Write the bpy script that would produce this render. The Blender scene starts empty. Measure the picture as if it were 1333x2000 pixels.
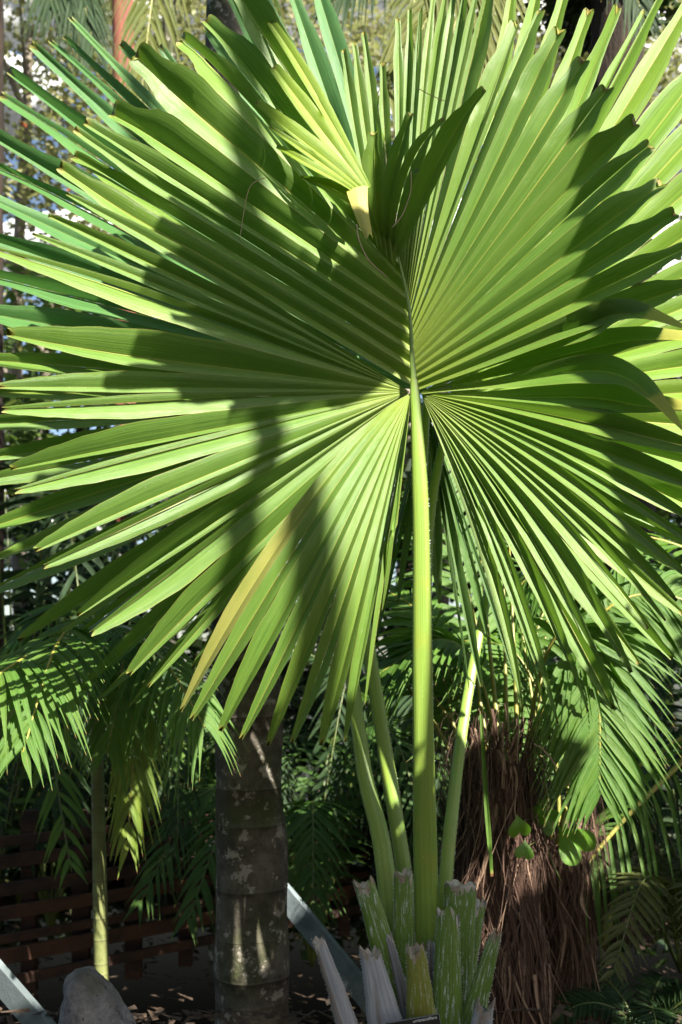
import bpy, math, random
from mathutils import Vector, Matrix, noise
R = math.radians
rng = random.Random(7)
V = Vector
scene = bpy.context.scene
COL = scene.collection

# ---------------------------------------------------------------- camera, sky, sun, exposure
CAMZ, HY, F = 1.6, 1300.0, 2000.0
cam_d = bpy.data.cameras.new('camera'); cam = bpy.data.objects.new('camera', cam_d); COL.objects.link(cam)
cam.location = (0, 0, CAMZ); cam.rotation_euler = (R(90), 0, 0)
cam_d.sensor_fit = 'VERTICAL'; cam_d.sensor_height = 36; cam_d.sensor_width = 24; cam_d.lens = 36
cam_d.shift_y = (HY - 1000) / 2000
cam_d.clip_start = 0.05; cam_d.clip_end = 500
cam_d.dof.use_dof = True; cam_d.dof.focus_distance = 3.95; cam_d.dof.aperture_fstop = 2.3
scene.camera = cam

AZ, EL = R(40), R(39)                    # sun: behind the camera, to its right
S = V((math.sin(AZ)*math.cos(EL), -math.cos(AZ)*math.cos(EL), math.sin(EL)))
sun_d = bpy.data.lights.new('sun', 'SUN'); sun = bpy.data.objects.new('sun', sun_d); COL.objects.link(sun)
sun_d.energy = 5.0; sun_d.angle = R(0.5); sun_d.color = (1.0, 0.95, 0.84)
sun.rotation_euler = S.to_track_quat('Z', 'Y').to_euler()
sun.location = (6, -6, 9)
w = bpy.data.worlds.new('World'); scene.world = w; w.use_nodes = True
wn = w.node_tree.nodes; wl = w.node_tree.links
sky = wn.new('ShaderNodeTexSky'); sky.sky_type = 'NISHITA'; sky.sun_disc = False
sky.sun_elevation = EL; sky.sun_rotation = math.atan2(S.x, S.y)
sky.dust_density = 1.5; sky.air_density = 1.0
wn['Background'].inputs['Strength'].default_value = 0.05
wl.new(sky.outputs[0], wn['Background'].inputs['Color'])
scene.view_settings.view_transform = 'Standard'; scene.view_settings.look = 'None'
scene.view_settings.exposure = 1.98; scene.view_settings.gamma = 1
scene.cycles.max_bounces = 8; scene.cycles.transparent_max_bounces = 8

def P(px, py, Y):
    return V(((px - 666.5) / F * Y, Y, CAMZ - (py - HY) / F * Y))

# ---------------------------------------------------------------- helpers
class MB:
    def __init__(s): s.v = []; s.f = []; s.uv = []; s.seg = []; s.mi = []
    def vert(s, p, uv=(0, 0), seg=0.0):
        s.v.append(tuple(p)); s.uv.append(uv); s.seg.append(seg); return len(s.v) - 1
    def face(s, idx, mi=0): s.f.append(idx); s.mi.append(mi)
    def grid(s, rows, uvs, seg=0.0, mi=0, closed=False):
        base = len(s.v); nc = len(rows[0])
        for r_, u_ in zip(rows, uvs):
            for p, uv in zip(r_, u_): s.vert(p, uv, seg)
        for j in range(len(rows) - 1):
            for i in range(nc if closed else nc - 1):
                a = base + j*nc + i; b = base + j*nc + (i + 1) % nc
                s.face((a, b, b + nc, a + nc), mi)
        return base
    def tube(s, pts, rad, n=8, seg=0.0, mi=0, flat=1.0, side=None, cap=True, wob=0.0, shape=None):
        rows = []; uvs = []; L = 0.0
        for k, p in enumerate(pts):
            a = pts[max(0, k-1)]; b = pts[min(len(pts)-1, k+1)]
            d = (b - a).normalized()
            sd = side if side is not None else (V((1, 0, 0)) if abs(d.x) < .9 else V((0, 0, 1)))
            x = (sd - d * sd.dot(d)).normalized(); y = d.cross(x).normalized()
            if k: L += (p - pts[k-1]).length
            r = rad[k] if isinstance(rad, (list, tuple)) else rad
            row = []; uvr = []
            for i in range(n):
                th = 2*math.pi*i/n
                rr = r * (1 + (wob*noise.noise(V((math.cos(th)*1.3, math.sin(th)*1.3, L*3 + seg*17))) if wob else 0))
                if shape: rr *= shape(th, k / max(1, len(pts)-1))
                row.append(p + x*(math.cos(th)*rr) + y*(math.sin(th)*rr*flat)); uvr.append((i/n, L))
            rows.append(row); uvs.append(uvr)
        b = s.grid(rows, uvs, seg, mi, closed=True)
        if cap:
            s.face(tuple(b + i for i in range(n))[::-1], mi)
            e = b + (len(pts)-1)*n
            s.face(tuple(e + i for i in range(n)), mi)
    def box(s, c, sx, sy, sz, M=None, mi=0, seg=0.0):
        b = len(s.v)
        for z in (-1, 1):
            for (x, y) in ((-1, -1), (1, -1), (1, 1), (-1, 1)):
                p = V((x*sx/2, y*sy/2, z*sz/2))
                if M: p = M @ p
                s.vert(V(c) + p, (x*sx/2, z*sz/2), seg)
        for q in ((3,2,1,0), (4,5,6,7), (0,1,5,4), (1,2,6,5), (2,3,7,6), (3,0,4,7)): s.face(tuple(b+i for i in q), mi)
    def build(s, name, mats, parent=None, smooth=True, bevel=0):
        me = bpy.data.meshes.new(name); me.from_pydata(s.v, [], s.f)
        if not isinstance(mats, (list, tuple)): mats = [mats]
        for m in mats: me.materials.append(m)
        me.polygons.foreach_set('material_index', s.mi)
        me.polygons.foreach_set('use_smooth', [smooth]*len(s.f))
        uvl = me.uv_layers.new(name='UVMap')
        li = [0]*len(me.loops); me.loops.foreach_get('vertex_index', li)
        flat = []
        for i in li: flat.extend(s.uv[i])
        uvl.data.foreach_set('uv', flat)
        at = me.attributes.new('seg', 'FLOAT', 'POINT'); at.data.foreach_set('value', s.seg)
        me.update()
        o = bpy.data.objects.new(name, me); COL.objects.link(o)
        if bevel:
            m = o.modifiers.new('bevel', 'BEVEL'); m.width = bevel; m.segments = 2
        if parent is not None:
            o.parent = parent
            o.matrix_parent_inverse = Matrix.Translation(-V(root_loc(parent)))
        return o

def root_loc(o):
    l = V(o.location)
    while o.parent is not None:
        o = o.parent; l = V(o.location) + l if o.type == 'EMPTY' else l
    return l
def tag(o, label=None, cat=None, group=None, kind=None):
    if label: o['label'] = label
    if cat: o['category'] = cat
    if group: o['group'] = group
    if kind: o['kind'] = kind
    return o
def thing(name, label, cat, loc=(0, 0, 0), group=None):
    o = bpy.data.objects.new(name, None); COL.objects.link(o); o.location = loc
    o.empty_display_size = .2
    return tag(o, label, cat, group)
def part(mb, name, mats, parent, label=None, smooth=True, bevel=0):
    """mesh in world coordinates, parented to a thing (an Empty) or to one of its parts"""
    o = mb.build(name, mats, None, smooth, bevel)
    o.parent = parent
    r = parent
    off = V((0, 0, 0))
    while r is not None: off += V(r.location); r = r.parent
    o.location = -off          # local so that world position is unchanged
    if label: o['label'] = label
    return o

def bez2(a, b, c, t): return a*((1-t)**2) + b*(2*t*(1-t)) + c*(t*t)
def bezn(pts, t):
    pts = list(pts)
    while len(pts) > 1: pts = [pts[i]*(1-t) + pts[i+1]*t for i in range(len(pts)-1)]
    return pts[0]
def curve(pts, n): return [bezn(pts, k/(n-1)) for k in range(n)]
def interp(tab, u):
    for (a, va), (b, vb) in zip(tab, tab[1:]):
        if u <= b:
            q = (u-a)/(b-a); q = q*q*(3-2*q); return va + (vb-va)*q
    return tab[-1][1]

# ---------------------------------------------------------------- materials
class NT:
    def __init__(s, name):
        s.m = bpy.data.materials.new(name); s.m.use_nodes = True
        s.t = s.m.node_tree; s.b = s.t.nodes['Principled BSDF']; s.out = s.t.nodes['Material Output']
    def n(s, typ, **kw):
        o = s.t.nodes.new(typ)
        for k, v in kw.items(): setattr(o, k, v)
        return o
    def l(s, a, b): s.t.links.new(a, b)
    def val(s, sock, v):
        if isinstance(v, bpy.types.NodeSocket): s.l(v, sock)
        else: sock.default_value = v
    def math(s, op, a, b=0.0, clamp=False):
        o = s.n('ShaderNodeMath', operation=op); o.use_clamp = clamp
        s.val(o.inputs[0], a); s.val(o.inputs[1], b); return o.outputs[0]
    def rampf(s, f, a, b, lo=0.0, hi=1.0):
        o = s.n('ShaderNodeMapRange'); o.interpolation_type = 'SMOOTHSTEP'
        s.val(o.inputs[0], f); o.inputs[1].default_value = a; o.inputs[2].default_value = b
        o.inputs[3].default_value = lo; o.inputs[4].default_value = hi; return o.outputs[0]
    def mix(s, f, a, b, bt='MIX'):
        o = s.n('ShaderNodeMix', data_type='RGBA', blend_type=bt)
        s.val(o.inputs[0], f)
        for sock, c in ((o.inputs[6], a), (o.inputs[7], b)):
            if isinstance(c, bpy.types.NodeSocket): s.l(c, sock)
            else: sock.default_value = (*c, 1)
        return o.outputs[2]
    def noise(s, vec=None, scale=5.0, detail=3.0, rough=.5):
        o = s.n('ShaderNodeTexNoise'); o.inputs['Scale'].default_value = scale
        o.inputs['Detail'].default_value = detail; o.inputs['Roughness'].default_value = rough
        if vec is not None: s.l(vec, o.inputs['Vector'])
        return o.outputs[0]
    def bump(s, h, strength=.3, dist=.01):
        o = s.n('ShaderNodeBump'); o.inputs['Strength'].default_value = strength; o.inputs['Distance'].default_value = dist
        s.l(h, o.inputs['Height']); return o.outputs[0]
    def vec(s, x, y, z):
        o = s.n('ShaderNodeCombineXYZ'); s.val(o.inputs[0], x); s.val(o.inputs[1], y); s.val(o.inputs[2], z); return o.outputs[0]
    def obj(s): return s.n('ShaderNodeTexCoord').outputs['Object']
    def uv(s):
        o = s.n('ShaderNodeSeparateXYZ'); s.l(s.n('ShaderNodeTexCoord').outputs['UV'], o.inputs[0]); return o.outputs[0], o.outputs[1]
    def seg(s): return s.n('ShaderNodeAttribute', attribute_name='seg').outputs['Fac']
    def scaled(s, v, sc):
        o = s.n('ShaderNodeMapping'); s.l(v, o.inputs[0]); o.inputs['Scale'].default_value = sc; return o.outputs[0]

def leaf_mat(name, base, rib, trans, tfac=.35, rough=.36, tipc=(.32, .26, .06), tip0=.978, brown0=None, yellow=.5, hubc=None, vein=44, spec=.5, var=.42):
    k = NT(name); u, v = k.uv(); seg = k.seg()
    au = k.math('ABSOLUTE', u)
    vn = k.noise(k.vec(k.math('MULTIPLY', u, vein*.35), k.math('MULTIPLY', v, .9), k.math('MULTIPLY', seg, 37.0)), 2.2, 4, .7)
    bl = k.noise(k.vec(k.math('MULTIPLY', u, .8), k.math('MULTIPLY', v, 5.0), k.math('MULTIPLY', seg, 53.0)), 1.6, 3, .6)
    dark = tuple(c*(1-var) for c in base); lite = (base[0]*(1+var*1.35), base[1]*(1+var*.75), base[2]*(1+var*.7))
    c = k.mix(k.rampf(vn, .3, .7), dark, lite)
    c = k.mix(k.math('MULTIPLY', k.rampf(bl, .48, .75), .55), c, (base[0]*1.4, base[1]*1.15, base[2]*.9))
    yl = k.math('MULTIPLY', k.rampf(seg, .2, 1.0), yellow)
    c = k.mix(yl, c, (base[0]*1.7, base[1]*1.15, base[2]*.85))
    c = k.mix(k.math('MULTIPLY', k.rampf(seg, 1.1, 1.4, 0, .75), k.math('MULTIPLY', k.rampf(v, .42, .62), k.rampf(bl, .25, .55, .55, 1.0))), c, (.34, .31, .085))
    if hubc: c = k.mix(k.rampf(v, .34, .02, 0, .8), c, hubc)
    sp = k.noise(k.vec(k.math('MULTIPLY', u, 3.0), k.math('MULTIPLY', v, 40.0), k.math('MULTIPLY', seg, 91.0)), 3.0, 2, .5)
    c = k.mix(k.math('MULTIPLY', k.rampf(sp, .67, .74), .55), c, (.20, .20, .06))
    du = k.noise(k.obj(), 75, 3, .6); dz = k.noise(k.obj(), 5, 3, .6)
    c = k.mix(k.math('MULTIPLY', k.rampf(du, .62, .70), k.rampf(dz, .42, .62, 0, .38)), c, (.30, .33, .18))
    ribm = k.rampf(au, .075, .02)
    c = k.mix(k.math('MULTIPLY', ribm, .8), c, rib)
    edge = k.rampf(au, .955, .995)
    c = k.mix(k.math('MULTIPLY', edge, .55), c, (rib[0], rib[1]*.85, rib[2]))
    tn = k.math('ADD', v, k.math('MULTIPLY', k.math('SUBTRACT', bl, .5), .06))
    c = k.mix(k.rampf(tn, tip0, tip0+.03), c, tipc)
    c = k.mix(k.rampf(tn, brown0 or tip0+.02, (brown0 or tip0+.02)+.012), c, (.16, .07, .035))
    k.l(c, k.b.inputs['Base Color'])
    k.b.inputs['Roughness'].default_value = rough
    k.b.inputs['Specular IOR Level'].default_value = spec
    k.l(k.rampf(bl, .2, .8, rough-.06, rough+.14), k.b.inputs['Roughness'])
    bp = k.bump(vn, .5, .004); k.l(bp, k.b.inputs['Normal'])
    tr = k.n('ShaderNodeBsdfTranslucent'); k.l(k.mix(.55, c, trans), tr.inputs[0])
    mx = k.n('ShaderNodeMixShader'); mx.inputs[0].default_value = tfac
    k.l(k.b.outputs[0], mx.inputs[1]); k.l(tr.outputs[0], mx.inputs[2]); k.l(mx.outputs[0], k.out.inputs[0])
    return k.m

M = {}
M['leaf'] = leaf_mat('fan_leaf_green', (.098, .208, .033), (.38, .38, .09), (.24, .48, .03), .28, .38, spec=.6, yellow=.30, hubc=(.20, .26, .04))
M['leaf_back'] = leaf_mat('fan_leaf_back_lime', (.13, .27, .03), (.38, .40, .08), (.30, .55, .03), .35, .40, yellow=.4)
M['leaf_tipped'] = leaf_mat('fan_leaf_yellow_tipped', (.090, .205, .032), (.34, .38, .08), (.20, .47, .035), .28, .38, yellow=.30, hubc=(.20, .26, .04), tip0=.82, tipc=(.40, .40, .07), brown0=.985)
M['leaf_sky_sheen'] = leaf_mat('fan_leaf_sky_sheen', (.065, .185, .055), (.20, .30, .09), (.16, .42, .06), .30, .34, yellow=.2)  # bluish sky sheen put into the leaf colour
M['leaf_sunlit'] = leaf_mat('fan_leaf_sunlit', (.21, .36, .030), (.40, .46, .08), (.40, .62, .03), .38, .40)  # direct and transmitted sunlight put into the lime lobe's colour
M['leaf_shaded'] = leaf_mat('fan_leaf_shaded', (.05, .13, .03), (.14, .2, .05), (.14, .3, .03), .25, .4)  # shade behind the stalk put into a darker leaf colour
M['leaf_olive'] = leaf_mat('fan_leaf_olive', (.09, .19, .026), (.26, .3, .06), (.24, .46, .03), .34, .40, yellow=.5)
M['frond'] = leaf_mat('frond_green', (.06, .16, .022), (.2, .26, .07), (.2, .44, .025), .38, .42, spec=.4, tip0=.96)
M['frond_shaded'] = leaf_mat('frond_shaded_green', (.014, .042, .012), (.035, .06, .02), (.04, .10, .015), .2, .6, spec=.3, tip0=.97)  # darkness of backlit and shaded fronds put into the colour
M['frond_mid'] = leaf_mat('frond_mid_green', (.038, .105, .02), (.12, .16, .05), (.12, .28, .02), .3, .5, spec=.3, tip0=.97)
M['frond_lime'] = leaf_mat('frond_lime_green', (.12, .22, .03), (.28, .3, .07), (.36, .5, .04), .38, .36, tip0=.93, tipc=(.36, .3, .08))
M['frond_yellow'] = leaf_mat('frond_yellowing', (.26, .24, .045), (.36, .3, .08), (.45, .42, .06), .35, .4, tip0=.9)
M['frond_far'] = leaf_mat('frond_olive_far', (.085, .125, .025), (.2, .18, .05), (.3, .34, .05), .35, .5, spec=.3, tip0=.95)
M['fern'] = leaf_mat('fern_olive', (.05, .07, .014), (.1, .1, .03), (.12, .18, .02), .3, .5, tip0=.98)
M['vine'] = leaf_mat('vine_green', (.09, .24, .02), (.14, .30, .04), (.26, .55, .02), .4, .3, tip0=2, var=.12)

def stalk_mat(name, a, b, scale=.6, white=.0, rough=.38):
    k = NT(name); u, v = k.uv(); seg = k.seg()
    st = k.noise(k.vec(k.math('MULTIPLY', u, 40.0), k.math('MULTIPLY', v, 1.2), k.math('MULTIPLY', seg, 31.0)), 1.0, 4, .6)
    bl = k.noise(k.obj(), 9, 4, .6)
    c = k.mix(k.rampf(st, .3, .7), a, b)
    c = k.mix(k.math('MULTIPLY', k.rampf(bl, .5, .75), .45), c, (a[0]*1.7, a[1]*1.1, a[2]))
    sp = k.noise(k.obj(), 130, 2, .5)
    c = k.mix(k.math('MULTIPLY', k.rampf(sp, .68, .74), .6), c, (.42, .42, .3))
    if white:
        wn_ = k.noise(k.vec(k.math('MULTIPLY', u, 22.0), k.math('MULTIPLY', v, 7.0), k.math('MULTIPLY', seg, 71.0)), 1.3, 5, .75)
        sc = k.noise(k.obj(), 220, 3, .7)
        f = k.math('MULTIPLY', k.rampf(wn_, .64-white*.12, .74-white*.1), k.rampf(sc, .36, .55), True)
        c = k.mix(f, c, (.55, .58, .60))
    k.l(c, k.b.inputs['Base Color']); k.b.inputs['Roughness'].default_value = rough
    k.l(k.bump(st, .3, .004), k.b.inputs['Normal'])
    return k.m
M['petiole'] = stalk_mat('petiole_green', (.14, .24, .035), (.22, .31, .055))
M['stub'] = stalk_mat('stub_green_scaly', (.075, .16, .022), (.13, .21, .032), white=1.0, rough=.5)
M['stub_yellow'] = stalk_mat('stub_yellow_green', (.13, .18, .025), (.2, .2, .035), white=.6, rough=.5)
M['stalk'] = stalk_mat('stalk_olive', (.17, .18, .03), (.27, .24, .05))
M['stalk_dark'] = stalk_mat('stalk_dark', (.06, .09, .02), (.11, .13, .03))

def grain_mat(name, cols, sc=(1, 1, 1), scale=8, rough=.8, bump=.6, bd=.01, spots=None, uvmode=False, spec=.3):
    k = NT(name)
    if uvmode:
        u, v = k.uv(); vec = k.vec(k.math('MULTIPLY', u, sc[0]), k.math('MULTIPLY', v, sc[1]), k.math('MULTIPLY', k.seg(), 19.0))
    else: vec = k.scaled(k.obj(), sc)
    a = k.noise(vec, scale, 6, .65); b = k.noise(vec, scale*.23, 3, .6); d = k.noise(vec, scale*5, 3, .6)
    c = k.mix(k.rampf(a, .3, .7), cols[0], cols[1])
    c = k.mix(k.rampf(b, .45, .65), c, cols[2])
    c = k.mix(k.math('MULTIPLY', k.rampf(d, .55, .75), .5), c, tuple(x*.45 for x in cols[0]))
    if spots:
        vor = k.noise(k.obj(), spots[1], 4, .7); c = k.mix(k.math('MULTIPLY', k.rampf(vor, spots[2], spots[2]+.06), spots[3]), c, spots[0])
    k.l(c, k.b.inputs['Base Color']); k.b.inputs['Roughness'].default_value = rough
    k.b.inputs['Specular IOR Level'].default_value = spec
    h = k.math('ADD', a, k.math('MULTIPLY', d, .35)); k.l(k.bump(h, bump, bd), k.b.inputs['Normal'])
    return k.m
M['stub_grey'] = grain_mat('stub_grey_papery', [(.24, .255, .29), (.37, .385, .42), (.20, .165, .14)], (14, 2.0), 1.6, .85, .5, .006, uvmode=True)
M['torn'] = grain_mat('torn_tissue', [(.36, .31, .26), (.2, .15, .11), (.5, .47, .43)], (1, 1, .4), 40, .9, .7, .006)
M['tooth'] = grain_mat('tooth_pale', [(.45, .46, .44), (.3, .28, .22), (.55, .56, .55)], (1, 1, 1), 60, .7, .2)
M['trunk_grey'] = grain_mat('trunk_mossy', [(.045, .038, .029), (.115, .10, .08), (.042, .048, .018)], (1, 1, .9), 9, .9, .9, .02, ((.30, .27, .23), 11, .56, .7))
M['trunk_cane'] = grain_mat('trunk_cane', [(.125, .145, .05), (.175, .185, .07), (.10, .115, .035)], (1, 1, 1), 12, .5, .2, .004, ((.06, .06, .03), 38, .62, .8))
M['ring'] = grain_mat('trunk_ring', [(.07, .06, .035), (.12, .10, .06), (.10, .09, .04)], (1, 1, 1), 30, .8, .3)
M['ring_soft'] = grain_mat('trunk_ring_soft', [(.055, .045, .035), (.10, .085, .065), (.06, .06, .03)], (1, 1, .9), 9, .9, .9, .02)
M['bark_red'] = grain_mat('bark_red', [(.20, .062, .043), (.29, .10, .068), (.14, .05, .04)], (14, 14, .7), 1.6, .8, .6, .02)
M['bark_dark'] = grain_mat('bark_dark', [(.018, .012, .008), (.038, .025, .017), (.016, .011, .008)], (4, 4, 1), 5, .9, .9, .03)
M['bark_grey'] = grain_mat('bark_pale', [(.16, .13, .11), (.26, .22, .18), (.12, .10, .08)], (4, 4, 1), 5, .9, .7, .02)
M['fibre'] = grain_mat('fibre_brown', [(.058, .031, .021), (.105, .058, .040), (.038, .023, .017)], (6, 1.2), 2, .85, .5, .004, uvmode=True)
M['fibre_pale'] = grain_mat('fibre_tan', [(.20, .13, .085), (.26, .18, .125), (.14, .075, .05)], (6, 1.2), 2, .8, .4, .004, uvmode=True)
M['fibre_core'] = grain_mat('fibre_core', [(.035, .018, .012), (.07, .036, .022), (.03, .016, .012)], (9, 9, 1), 6, .95, .9, .02)
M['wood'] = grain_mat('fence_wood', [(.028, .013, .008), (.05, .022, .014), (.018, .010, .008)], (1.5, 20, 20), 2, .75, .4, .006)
M['wood_lit'] = grain_mat('fence_wood_lit', [(.045, .019, .011), (.07, .030, .016), (.03, .014, .009)], (1.5, 14, 14), 2, .75, .4, .006)  # lit rails: sunlight put into a brighter copy of the fence wood
M['rock'] = grain_mat('boulder_stone', [(.13, .128, .135), (.25, .24, .245), (.085, .08, .065)], (1, 1, 1), 14, .9, 1.0, .03, ((.035, .03, .028), 34, .60, .9))
M['board'] = grain_mat('board_paint', [(.12, .15, .16), (.165, .195, .205), (.085, .105, .11)], (1, 1, 1), 14, .7, .4)
M['soil'] = grain_mat('mulch', [(.035, .024, .016), (.085, .055, .036), (.03, .028, .014)], (1, 1, 1), 7, .95, 1, .05, ((.16, .10, .065), 16, .6, .6))
M['sign'] = grain_mat('sign_black', [(.012, .014, .015), (.016, .018, .02), (.02, .02, .022)], (1, 1, 1), 20, .35, .05, spec=.5)
M['letter'] = grain_mat('sign_letter', [(.75, .76, .76), (.8, .8, .8), (.7, .71, .72)], (1, 1, 1), 30, .5, .02)
M['edge_grey'] = grain_mat('sign_edge', [(.2, .22, .24), (.26, .28, .3), (.2, .22, .24)], (1, 1, 1), 30, .5, .02)
M['thread'] = grain_mat('dry_thread', [(.50, .32, .22), (.42, .26, .18), (.55, .38, .28)], (1, 1, 1), 20, .7, .1)

def foliage_mat(name, a, b, c3, tr, tfac=.35, rough=.5):
    k = NT(name); seg = k.seg()
    big = k.noise(k.obj(), .9, 2, .5)
    c = k.mix(k.rampf(seg, .1, .8), a, b); c = k.mix(k.rampf(seg, .86, .9), c, c3)
    c = k.mix(k.math('MULTIPLY', k.rampf(big, .4, .65), .5), c, tuple((x+y)/2*.7 for x, y in zip(a, c3)))
    k.l(c, k.b.inputs['Base Color']); k.b.inputs['Roughness'].default_value = rough
    t = k.n('ShaderNodeBsdfTranslucent'); k.l(k.mix(.5, c, tr), t.inputs[0])
    mx = k.n('ShaderNodeMixShader'); mx.inputs[0].default_value = tfac
    k.l(k.b.outputs[0], mx.inputs[1]); k.l(t.outputs[0], mx.inputs[2]); k.l(mx.outputs[0], k.out.inputs[0])
    return k.m
M['crown'] = foliage_mat('crown_olive', (.18, .20, .08), (.30, .30, .13), (.40, .33, .22), (.4, .44, .12))
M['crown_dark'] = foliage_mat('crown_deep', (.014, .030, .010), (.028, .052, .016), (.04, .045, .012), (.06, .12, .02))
M['crown_mid'] = foliage_mat('crown_mid', (.05, .10, .025), (.10, .16, .04), (.14, .13, .04), (.2, .34, .05))
M['blossom'] = foliage_mat('blossom_red', (.5, .07, .03), (.6, .14, .05), (.6, .25, .12), (.6, .15, .05))

# ---------------------------------------------------------------- fan leaf segments
TAPN = [(0, 1), (.3, 1.12), (.55, .94), (.75, .70), (.9, .46), (1, .24)]
TAP = [(0, 1), (.3, 1.10), (.48, 1.0), (.64, .72), (.76, .60), (.9, .62), (.97, .56), (1, .40)]
def fan_lobe(mb, segs, split=.5, fold=.40, n0=V((0, -1, 0)), maxw=.075, N=22, sj=.06, twist=.35, tap=TAP, curl=.05, seed=1, foldtip=.4, tipw=.8, segv={}):
    """segs: (base, ctrl, tip) in fan order; neighbours are joined edge to edge up to their split, then taper to a notched tip"""
    r = random.Random(seed); n0 = n0.normalized()
    N = 28; s0 = split-.05
    ts = [s0*(j/10) for j in range(10)] + [s0 + (1-s0)*(1-(1-j/18)**1.7) for j in range(19)]; ts[-1] = 1.0
    C = []
    par = []
    for (b, c, t_) in segs:
        cu = r.uniform(-1, 1)*curl; wv = r.uniform(-1, 1)*.012; ph = r.uniform(0, 6)
        d = (t_-b); lat = d.normalized().cross(n0)
        row = []
        for t in ts:
            p = bez2(b, c, t_, t)
            u = max(0, (t-split)/(1-split))
            p = p + n0*(cu*u*u) + lat*(wv*math.sin(ph+t*5)*t)
            row.append(p)
        C.append(row); par.append((r.uniform(-1, 1)*twist, r.random(), r.uniform(.7, 1.15)))
    ns = len(segs)
    sp = [max(.12, split + r.uniform(-1, 1)*sj) for _ in range(ns+1)]
    def H(i, j):                       # half step from segment i to i+1
        return (C[i+1][j]-C[i][j])*.5
    for i in range(ns):
        tw, rv, fk = par[i]; rv = segv.get(i, rv)
        rows = {-1: [], 1: []}; uvs = {-1: [], 1: []}
        for j, t in enumerate(ts):
            a = C[i][max(0, j-1)]; b = C[i][min(N, j+1)]; T = (b-a).normalized()
            nl = (n0 - T*n0.dot(T)).normalized()
            for sd in (-1, 1):
                has = (i > 0) if sd < 0 else (i < ns-1)
                pi_ = i-1 if sd < 0 else i
                s_ = sp[i] if sd < 0 else sp[i+1]
                def vecat(jj):
                    if sd < 0: return -H(i-1, jj) if i > 0 else -H(i, jj)
                    return H(i, jj) if i < ns-1 else H(i-1, jj)*1.0
                if t <= s_ and has:
                    vv = vecat(j); m = vv.length; e = C[i][j] + vv; u = 0
                else:
                    js = max(k for k in range(N+1) if ts[k] <= s_) if t > s_ else j
                    vv = vecat(js); vv = vv - T*vv.dot(T); m0 = min(vv.length, maxw)
                    u = max(0, (t-s_)/(1-s_)) if t > s_ else 0
                    blend = min(1, u*4)
                    m = (vv.length*(1-blend) + m0*blend)*interp(tap, u)
                    d = vv.normalized() if vv.length > 1e-6 else V((0, 0, 0))
                    a_ = tw*u*(1 if sd > 0 else -1)
                    d2 = d*math.cos(a_) + nl*math.sin(a_)
                    e = C[i][j] + d2*m
                fo = fold*(1-u) + foldtip*fk*u
                E = e + n0*(fo*m)
                mid = C[i][j] - n0*(fo*m)
                if j == N: mid = C[i][N-3] - n0*(fo*m); E = E + (C[i][j]-E)*.25 - T*(.004 if sd*(1 if i % 2 else -1) < 0 else .016)
                q = (E+mid)*.5 + n0*(.10*m)
                q1 = E*.75+mid*.25 + n0*(.07*m); 
                rows[sd].append([E, q1, q, mid]); uvs[sd].append([(sd, t), (sd*.72, t), (sd*.45, t), (0, t)])
        for sd in (-1, 1): mb.grid(rows[sd], uvs[sd], rv)

def dtip(px, py, hx=812, hy=765, Y=4.0, side=.28, up=.05, down=.2):
    dx = abs(px-hx)*.002; dz = (hy-py)*.002
    return Y - side*dx - (up*max(0, dz)) - down*max(0, -dz)
def seg_from(base, tips, Y=4.0, hx=812, hy=765, bow=.06, seed=0, baseY=None, sag=0.0, **kw):
    """base: one (px,py) or a list; tips: pixel tips -> (base, ctrl, tip)"""
    r = random.Random(seed); out = []
    for i, tp in enumerate(tips):
        bp = base if not isinstance(base, list) else base[i]
        yb = (baseY if baseY is not None else Y)
        b = P(bp[0], bp[1], yb)
        yt = tp[2] if len(tp) > 2 else dtip(tp[0], tp[1], hx, hy, Y, **kw) + r.uniform(-1, 1)*.03
        t = P(tp[0], tp[1], yt)
        c = (b+t)*.5 + V((0, -bow, sag*(t-b).length))
        if len(tp) > 4: c = P(tp[3], tp[4], (yb+yt)/2 - bow)
        out.append((b, c, t))
    return out
def lerp2(a, b, n): return [(a[0]+(b[0]-a[0])*i/(n-1), a[1]+(b[1]-a[1])*i/(n-1)) for i in range(n)]

def teeth(mb, pts, half, side, sgn, step=.022, size=.008, r=rng, tmi=1):
    L = 0; nxt = 0
    for k in range(1, len(pts)):
        a, b = pts[k-1], pts[k]; seg = (b-a).length; d = (b-a)/seg
        while nxt < L+seg:
            q = (nxt-L)/seg; h = half[k-1]*(1-q)+half[k]*q
            p = a.lerp(b, q) + side*(sgn*h*.97); s_ = size*r.uniform(.5, 1.3)
            o = V((0, -1, 0))*(s_*.35)
            i0 = mb.vert(p - d*s_*.6 + o); i1 = mb.vert(p + d*s_*.6 + o); i2 = mb.vert(p + side*(sgn*s_) + d*s_*.5); i3 = mb.vert(p - o)
            mb.face((i0, i1, i2), tmi); mb.face((i1, i3, i2), tmi); mb.face((i3, i0, i2), tmi)
            nxt += step*r.uniform(.5, 1.5)
        L += seg

def petiole_mesh(mb, pts, wid, thick=.55, n=16, seg=.3):
    def sh(th, t):                      # flattened front, keeled back
        return 1.0 - .10*max(0, math.sin(-th))**2 + .04*math.cos(2*th)
    mb.tube(pts, [w_/2 for w_ in wid], n, seg, 0, thick, V((1, 0, 0)), shape=sh)

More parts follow.
